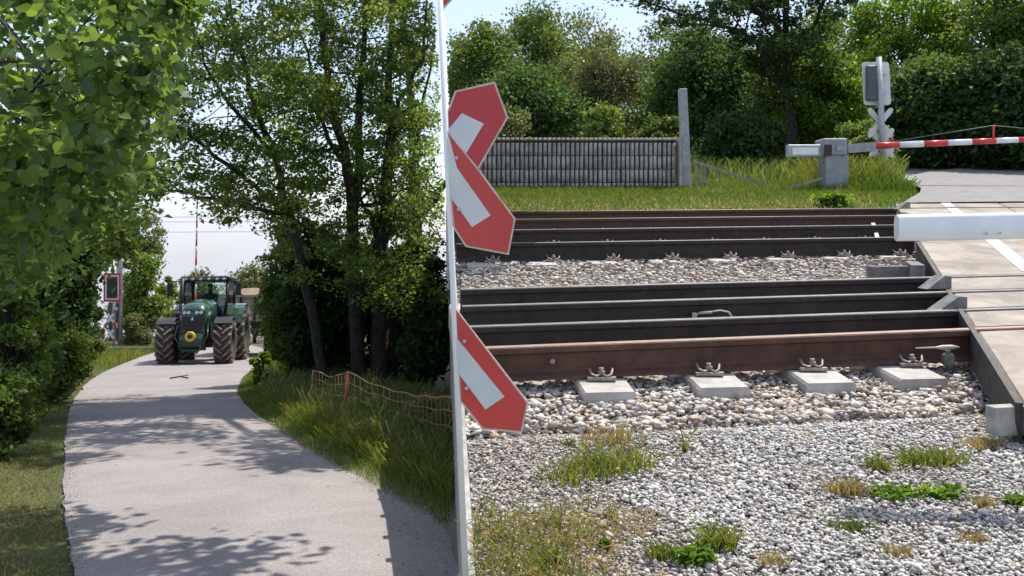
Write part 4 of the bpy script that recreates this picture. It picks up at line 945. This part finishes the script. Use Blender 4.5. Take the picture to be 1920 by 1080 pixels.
limb_tree('acacia_tree', 'thickest dark trunk right of the lane, branching towards the added sign post', [
  ([(718,748,18),(712,600,18),(714,470,18),(726,350,18),(734,220,18),(728,150,18),(742,-50,18)], .21, .05),
  ([(716,480,18),(700,420,18),(676,370,18.2)], .06, .03),
  ([(735,745,18.4),(748,520,18.4),(778,420,18.4),(815,375,18.4),(836,340,18.4)], .13, .06),
  ([(790,400,18.4),(776,330,18.6),(790,220,18.8),(812,90,18.8)], .07, .02),
  ([(732,250,18),(750,190,17.6),(790,110,17.2),(800,0,17)], .06, .02)], 0, 45, region=np.concatenate([region(50, 690, 840, -60, 300, 16.5, 20.5, 46), region(26, 690, 845, 300, 580, 16, 18.5, 146)]), nleaf=26000, leaf=.085, cr=.42, grp=G3)
# the same grove above the picture: what throws the band of shade over the lane
r_ = np.random.default_rng(77); Cs = []
while len(Cs) < 44:
    X = r_.uniform(-4.5, 2.2); Y = r_.uniform(12.3+max(0,-X*.5), 19.8); Z = r_.uniform(6.4, 8.2)
    Cs.append((X, Y, Z))
Cs = np.array(Cs); P = fill(Cs, .7, 11000, 78, .4); x_, y_ = project(P); P = P[y_ < -15]
top_t = empty('tall_tree', GL(775, 22)); tag(top_t, 'tall tree above the picture behind the added sign post, shading the lane', 'tree'); tb = Vector(top_t.location)
Vv, I_, k = leafcloud(P-np.array(tb), .17, False, .8); npmesh('crown', Vv, k, I_, LM['acacia'], top_t)
b = MB(); b.tube([Vector((0, 0, -.2)), Vector((.1, 0, 4)), Vector((-.1, 0, 8)), Vector((-.4, -.6, 10.4))], [.15, .13, .1, .06], 10)
for c in Cs[::3]: st = Vector((-.3, -.4, 9.6)); c = Vector(c)-tb; b.tube([st, st.lerp(c, .5)+Vector((0, 0, .4)), c], [.06, .035, .01], 5, cap=False)
b.build('trunk', M['bark'], top_t)
# dark undergrowth right of the lane
bush('dark leafy shrub beside the trailer, first in the undergrowth', 486, 600, 425, 20.5, 'mid', 16000, .13, 51, -1, K=46)
bush('low bright green plant at the road edge by the trailer', 470, 512, 655, 19.2, 'yellow', 2600, .10, 57, -1, K=12)
for k, (a, c, tp, Y, lb) in enumerate([(510, 640, 400, 18.8, 'dark shrub below the leaning feathery tree'), (590, 740, 420, 19.6, 'dark shrub around the slim forked trunks'),
        (690, 850, 430, 19.4, 'dark shrub right of the thickest trunk'), (740, 860, 540, 17.2, 'dark bluish shrub behind the net fence'), (520, 700, 500, 21.5, 'deep dark undergrowth behind the trunks')]):
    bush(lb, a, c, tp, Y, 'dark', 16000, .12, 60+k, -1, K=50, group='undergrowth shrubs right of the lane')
SITE[0] = 'rail'
# ---- railway side trees
GW = 'trees behind the ribbed wall'
def rt(label, px0, px1, ptop, Y, lm, n, seed, leaf=.15, name='tree', K=44, bark='bark', group=GW, trunk=.12, shell=.4, cr=None, squash=.7, up=.3, hfrac=.5, jit=10):
    g = GR((px0+px1)/2, Y); ztop = at(0, ptop, Y).z; rx_ = (px1-px0)/2/F*Y; h = ztop-g.z; cr = cr or rx_*.3
    return tree(name, label, g, h, (max(rx_-cr*.7, .2), rx_*.8, h*hfrac-cr*.4), g+Vector((0, 0, h*(1-hfrac))), K, cr, n, leaf, lm, 1, seed, 'tree', group, trunk, bark, shell=shell, squash=squash, up=up, low=-1, jit=jit)
rt('yellowish green tree half hidden by the upper crossbuck', 790, 1010, 26, 33, 'mid', 20000, 71, K=70, cr=.85)
rt('round topped tree left of the pale birch', 880, 1120, -6, 37, 'mid', 26000, 72, K=90, cr=.9)
rt('pale grey green birch with a visible light stem behind the wall', 1030, 1225, 6, 33, 'grey', 19000, 73, leaf=.12, bark='bark_pale', shell=.2, cr=.8, K=60)
rt('green shrubby tree below and left of the birch', 860, 1110, 120, 30, 'wood', 22000, 74, K=80, cr=.8)
rt('shaded tree in the gap right of the birch', 1130, 1330, 40, 40, 'mid', 20000, 75, leaf=.17, K=80, cr=.9)
rt('distant green tree closing the gap beside the wall', 930, 1230, 30, 46, 'mid', 20000, 175, leaf=.2, K=80, cr=1.2)
rt('distant green tree behind the crossbuck plates', 780, 1000, 60, 44, 'mid', 14000, 176, leaf=.2, K=60, cr=1.1)
rt('dark green tree behind the tall weathered post', 1190, 1450, 40, 29, 'wood', 30000, 76, K=100, cr=.8)
rt('mid green crown rising above the weathered post', 1230, 1440, 42, 33, 'mid', 20000, 77, K=70, cr=.8)
rt('light green ash tree left of the signal mast', 1430, 1640, 78, 24, 'yellow', 15000, 78, leaf=.11, K=60, shell=.3, cr=.5)
rt('mid green leafy tree behind the barrier counterweight', 1370, 1600, 100, 26, 'mid', 20000, 79, leaf=.12, K=70, cr=.6)
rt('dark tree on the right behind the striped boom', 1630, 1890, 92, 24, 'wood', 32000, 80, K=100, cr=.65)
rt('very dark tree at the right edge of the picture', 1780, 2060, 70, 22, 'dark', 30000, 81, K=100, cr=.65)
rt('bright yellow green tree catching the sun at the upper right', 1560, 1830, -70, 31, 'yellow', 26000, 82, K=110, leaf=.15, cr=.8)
rt('yellow green crown at the top right corner', 1730, 2000, -80, 29, 'light', 26000, 83, K=100, leaf=.14, cr=.8)
rt('broad green tree filling the background above the barrier machine', 1380, 1680, 10, 38, 'mid', 22000, 177, leaf=.18, K=90, cr=1.1)
rt('small light green shrub right above the middle of the wall', 1075, 1180, 195, 27, 'light', 5000, 84, leaf=.11, name='shrub', group=None)
rt('low green shrub between the wall and the weathered post', 1180, 1290, 205, 26, 'mid', 5000, 85, leaf=.11, name='shrub', group=None)
rt('low greyish shrub left behind the wall near the crossbuck', 870, 1010, 190, 26, 'grey', 5500, 86, leaf=.11, name='shrub', group=None)
rt('dark thicket right behind the broken handrail', 1300, 1480, 200, 22, 'dark', 15000, 87, name='shrub', group=None)
rt('leafy shrub growing around the base of the signal mast', 1560, 1680, 225, 20.5, 'light', 8000, 88, leaf=.09, name='shrub', group=None)
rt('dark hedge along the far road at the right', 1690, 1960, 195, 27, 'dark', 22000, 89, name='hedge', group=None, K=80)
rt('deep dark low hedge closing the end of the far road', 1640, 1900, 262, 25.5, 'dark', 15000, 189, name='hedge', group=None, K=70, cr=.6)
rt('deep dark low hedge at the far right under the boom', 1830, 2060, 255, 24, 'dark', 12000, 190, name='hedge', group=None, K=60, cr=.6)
# dark overhanging tree at the top
ot = empty('overhanging_tree', GR(1482, 23.5)); tag(ot, 'dark feathery tree with black limbs hanging in from the top', 'tree'); tb = Vector(ot.location); rr = random.Random(4)
Pm = [([(1482,318,23.5),(1484,230,23.5),(1478,140,23.5),(1470,60,23.3),(1480,-60,23.2)], .15, .07), ([(1478,150,23.5),(1440,110,23),(1400,60,22.5),(1300,30,22),(1215,5,21.5)], .09, .02), ([(1474,90,23.4),(1520,50,23),(1560,-20,22.8)], .08, .03), ([(1470,60,23.3),(1380,0,22.5),(1330,-40,22)], .08, .03), ([(1480,170,23.5),(1430,140,23.8),(1395,95,24)], .07, .02)]
b = MB(); C = []
for pts, ra, rb in Pm:
    P = [at(*p) for p in pts]; fine = []
    for a, c in zip(P[:-1], P[1:]):
        for q in range(4): fine.append(a.lerp(c, q/4)+Vector((rr.uniform(-.06, .06), 0, rr.uniform(-.06, .06))))
    fine.append(P[-1]); m = len(fine); b.tube([p-tb for p in fine], [ra+(rb-ra)*i/(m-1) for i in range(m)], 8, cap=False)
    for i, p in enumerate(fine):
        if pts is Pm[0][0] and i < 9: continue
        for _ in range(2):
            c = p+Vector((rr.gauss(0, .6), rr.gauss(0, .6), rr.gauss(.1, .35))); b.tube([p-tb, c-tb], [.03, .008], 5, cap=False); C.append(tuple(c))
C = np.array(C); P = fill(C, .5, 15000, 93, .45); Vv, I_, k = leafcloud(P-np.array(tb), .12, False, .7); npmesh('crown', Vv, k, I_, LM['dark'], ot); b.build('trunk', M['bark'], ot)
# unseen trees added past the right edge to shade far road and thicket
tree('tree', 'unseen tall dark tree added beyond the right edge to shade the far road', (19.5, 24, zR(24)), 9, (3.5, 4, 4), None, 60, 1.1, 16000, .28, 'dark', 0, 95, trunk=.2)
tree('tree', 'unseen tall dark tree added for shade beyond the right edge, nearer than the other one', (17.5, 18.5, zR(18.5)), 8, (3, 2.4, 3.4), None, 60, 1.0, 14000, .26, 'dark', 0, 96, trunk=.2)

# ------------------------------------------------------------------ grass
def blades(name, P, h, wd, m, label=None, lean=.35, seg=2, cat='grass', kind='stuff', parent=None, origin=None):
    n = len(P); a = rng.uniform(0, 2*np.pi, n); ln = rng.uniform(0, 2*np.pi, n); hh = h*rng.uniform(.45, 1.3, n) if not hasattr(h, '__len__') else h*rng.uniform(.6, 1.2, n)
    side = np.stack([np.cos(a), np.sin(a), np.zeros(n)], 1)*wd/2*rng.uniform(.6, 1.3, n)[:, None]
    ld = np.stack([np.cos(ln), np.sin(ln), np.zeros(n)], 1)*(hh*lean*rng.uniform(.2, 1.6, n))[:, None]
    up = np.zeros((n, 3)); up[:, 2] = hh
    if origin is not None: P = P-np.array(origin)
    V_ = np.stack([P-side, P+side, P+side*.8+up*.55+ld*.35, P-side*.8+up*.55+ld*.35, P+up*.97+ld*1.05, P+up+ld], 1)
    I1 = np.array([(0, 1, 2, 3), (3, 2, 5, 4)])[None]+(np.arange(n)*6)[:, None, None]
    o = npmesh(name, V_.reshape(-1, 3), 4, I1, m, parent)
    if kind: tag(o, label, cat, kind=kind)
    return o
SITE[0] = 'lane'
def scatter_L(n, yr, f0, f1, edge='R'):
    Y = rng.uniform(yr[0]**.7, yr[1]**.7, n)**(1/.7)
    e = np.array([roadX(y) for y in np.linspace(yr[0], yr[1], 200)]); g = np.linspace(yr[0], yr[1], 200)
    ex = np.interp(Y, g, e[:, 0 if edge == 'L' else 1]); u = rng.random(n)
    X = ex+f0+(f1-f0)*u; return np.stack([X, Y, -SL*Y+CZ-1.6-.05], 1), u
# right verge of the lane
P, u = scatter_L(90000, (4.5, 33), .03, 3.4); hh = .10+.28*np.clip(u*2.0, 0, 1); k = P[:, 0] < -.067*P[:, 1]-.03; P = P[k]; hh = hh[k]
k = (P[:, 1] > 7.5)|(rng.random(len(P)) < .75); P = P[k]; hh = hh[k]
blades('verge_grass', P, hh*.95, .012, LM['verge'], 'tall mixed grass between the lane and the net fence', .45)
P, u = scatter_L(5000, (6.5, 22), .5, 3.2); k = P[:, 0] < -.067*P[:, 1]-.05; blades('seed_stalks', P[k], .48, .008, LM['grey'], 'tall greyish seeding stalks standing in the verge by the net fence', .3)
bush('yellowish scrubby plant lit by the sun behind the net fence', 745, 875, 742, 11.3, 'dryleaf', 7000, .045, 152, -1, K=40)
P, u = scatter_L(16000, (6.5, 14), .4, 2.2); k = P[:, 0] < -.067*P[:, 1]-.03; P = P[k]; blades('bright_grass', P, .26, .014, LM['grass'], 'bright yellow green grass along the lower right of the lane', .5)
P, u = scatter_L(80000, (4.2, 30), -3.2, -.02, 'L'); hh = np.where(u > .55, .06, .16); blades('left_verge_grass', P, hh, .012, LM['grass'], 'short sunny grass on the left verge of the lane', .5)
P, u = scatter_L(9000, (4.0, 9.5), -2.6, -.1, 'L'); blades('left_dry_grass', P, .06, .014, LM['dry'], 'dry flattened grass beside the left edge of the lane', .9)
P, u = scatter_L(12000, (28, 50), -9, -.05, 'L'); blades('crossing_grass', P, .3, .03, LM['grass'], 'grass around the foot of the signal by the rails', .4)
P, u = scatter_L(9000, (5.0, 15), .1, .6); k = P[:, 0] < -.067*P[:, 1]-.03; blades('edge_grass', P[k], .06, .012, LM['grass'], 'sparse short grass in the gravel shoulder', .6)
SITE[0] = 'rail'
SITE[0] = 'rail'
# grass strip behind the tracks
P = scatter_R(60000, lambda X, Y, v: (v > 12.15+.2*np.sin(X*3)+.1*np.sin(X*11))&(Y < 18.5)&(X < 4.97+.385*(Y-10.9)-.1+.75*np.clip((Y-12.2)/1.2, 0, 1)), (-1.5, 9), (11.6, 18.5))
v = P[:, 1]-TM*P[:, 0]; hh = .05+.05*np.clip((v-12.4)/2, 0, 1)+.2*np.exp(-((P[:, 0]-6.9)/.7)**2)*(P[:, 1] > 15.6)
blades('grass_strip', P, hh, .014, LM['strip'], 'sunny grass strip between the far track and the wall', .45)
P = scatter_R(3500, lambda X, Y, v: (np.abs(X-6.8-(Y-16)*.3) < 1.3), (4.6, 8.4), (16.4, 18.2)); P = P[P[:, 0] < 4.97+.385*(P[:, 1]-10.9)-.15+.4]
blades('tall_grass', P, .5, .010, LM['grass'], 'tall seeding grass around the barrier machine and signal mast', .4)
P = scatter_R(5000, lambda X, Y, v: v > 12.2, (-1.5, 9.5), (11.9, 17)); P = P[P[:, 0] < 4.97+.385*(P[:, 1]-10.9)-.2]; blades('dry_strip', P, .08, .02, LM['dry'], 'straw coloured stalks lying in the grass strip', .9)
P = scatter_R(14000, lambda X, Y, v: (Y > 18.5)&(X < 8.2+(Y-18)*.5), (-2, 14), (18.5, 27)); blades('under_tree_grass', P, .4, .03, LM['verge'], 'rough grass under the trees behind the wall', .4)

SITE[0] = 'lane'
P1_, u = scatter_L(2600, (4.2, 14), -.35, .02); P2b, u = scatter_L(1500, (4.2, 14), -.02, .22, 'L'); P = np.concatenate([P1_, P2b]); P[:, 2] += .06; P = P[P[:, 0] < -.067*P[:, 1]-.03]
stones('lane_edge_grit', P, .012, M['small_stone'], 'loose grit crumbling along both edges of the lane')
P, u = scatter_L(260, (4.4, 24), .02, 2.6, 'L'); P[:, 2] += .07; V_, I_, k = leafcloud(P, .035, False, 1.5); o = npmesh('fallen_leaves', V_, k, I_, LM['dry']); tag(o, 'small dry leaves and crumbs scattered on the lane', 'leaf litter', kind='stuff')
SITE[0] = 'rail'
# ---- weeds in the front gravel
def tuft(px, py, n, rad, h, lm, label, name='grass_tuft', cat='grass tuft', leafy=False, sx=1.0):
    c = gR(px, py); r0 = rad
    t = rng.uniform(0, 2*np.pi, n); q = rng.random(n)**.7*r0; X = c.x+np.cos(t)*q*sx; Y = c.y+np.sin(t)*q*.6
    P = np.stack([X, Y, np.array([zR(y) for y in Y])-.005], 1)
    if not leafy:
        o = blades(name, P, h, .0055, LM[lm], None, .6, kind=None, origin=c)
        o.location = c
    else:
        P[:, 2] += rng.uniform(.005, h, n); V_, I_, k = leafcloud(P[:int(n*.7)]-np.array(c), .032, False, .7); o = npmesh(name, V_, k, I_, LM[lm], None); o.location = c
    return tag(o, label, cat)
tuft(1150, 880, 330, .17, .085, 'grass', 'thin yellow green grass tuft in the brown gravel below the brown rail', sx=1.0)
tuft(1150, 830, 140, .14, .07, 'dry', 'thin dry grass just above the yellow green tuft')
tuft(1070, 900, 130, .13, .07, 'grass', 'faint grass left of the yellow green tuft')
tuft(1285, 850, 24, .012, .10, 'grass', 'single thin grass stalk in the white gravel', name='grass_stalk')
tuft(1745, 868, 420, .10, .055, 'grass', 'wide pale green tuft nearest below the kerb stone', sx=1.5)
tuft(1645, 880, 220, .05, .045, 'grass', 'small round tuft left of the wide pale green tuft')
tuft(1840, 838, 260, .07, .04, 'dry', 'reddish dry tuft under the kerb stone', sx=1.4)
tuft(1590, 925, 260, .055, .05, 'dry', 'yellowish dry tuft on the line of shadow', sx=1.5)
tuft(1680, 930, 190, .10, .03, 'yellow', 'low bright green leafy weed on the line of shadow', 'weed', 'weed', True)
tuft(1765, 928, 170, .085, .03, 'yellow', 'bright green leafy weed right of the other leafy weed', 'weed', 'weed', True)
tuft(1905, 945, 110, .05, .03, 'yellow', 'bright green weed at the right edge of the picture', 'weed', 'weed', True)
tuft(1845, 952, 120, .035, .04, 'dry', 'tiny brownish tuft near the right edge weed')
tuft(1598, 992, 200, .06, .03, 'mid', 'flat dull green weed low in the white gravel', 'weed', 'weed', False, 1.5)
tuft(1300, 1055, 240, .07, .05, 'yellow', 'largest bright green leafy weed at the bottom of the picture', 'weed', 'weed', True)
tuft(1345, 1030, 300, .06, .07, 'grass', 'upright green shoots on the right of the largest weed')
tuft(1240, 1045, 160, .05, .05, 'grass', 'fine green shoots on the left of the largest weed')
tuft(1135, 1030, 60, .02, .03, 'yellow', 'small yellow green rosette in the dry grass', 'weed', 'weed', True)
tuft(1035, 1055, 60, .03, .04, 'light', 'pale leafed weed near the bottom left of the gravel', 'weed', 'weed', True)
tuft(1830, 1015, 120, .05, .03, 'dry', 'dry straw wisps low at the right')
tuft(1680, 1040, 150, .05, .03, 'dry', 'dry straw wisps at the bottom centre of the white gravel')
tuft(1065, 835, 60, .03, .03, 'grass', 'tiny green tuft close to the sleeper ends')
tuft(1450, 1060, 90, .05, .04, 'dry', 'thin straw wisps right of the largest weed')
P = scatter_R(2600, lambda X, Y, v: (X < .28+.1*np.sin(Y*9))&(Y < 3.05), (-.3, .5), (2.3, 3.1)); k = rng.random(len(P)) < np.clip((3.1-P[:, 1])/.5, 0, 1); P = P[k]
blades('corner_grass', P, .06, .005, LM['grass'], 'thin green grass in the lower left of the gravel', .7)
P = scatter_R(2000, lambda X, Y, v: (X < .42+.1*np.sin(Y*9))&(Y < 2.95), (-.3, .55), (2.3, 3.0)); blades('corner_straw', P, .045, .005, LM['dry'], 'brown straw matted in the lower left of the gravel', 1.2)
P = scatter_R(3000, lambda X, Y, v: (v < 3.7)&(np.sin(X*6+1)*np.sin(Y*7) > .2), (-.3, 2.6), (2.3, 4.0)); blades('sparse_straw', P[::2], .03, .004, LM['dry'], 'scattered dry stalks all over the gravel', 1.3)
c = GR(1562, 13.2); P = np.stack([c.x+rng.normal(0, .1, 500), c.y+rng.normal(0, .07, 500), c.z+rng.uniform(.02, .2, 500)], 1); V_, I_, k = leafcloud(P-np.array(c), .09, True, .8)
o = npmesh('broadleaf_plant', V_, k, I_, LM['yellow']); o.location = c; tag(o, 'leafy green plant at the front edge of the grass strip', 'plant')
# scale both sites about the camera, shrinking the step between them and its shadow
for key, k_, dz in (('lane', KL, 0), ('rail', KR, DR)):
    for o in MEMB[key]:
        if o.parent: continue
        m_ = o.matrix_basis.copy(); l_ = m_.translation*k_; o.location = (l_.x, l_.y, l_.z+dz); o.scale = (k_, k_, k_)
bpy.context.view_layer.update()
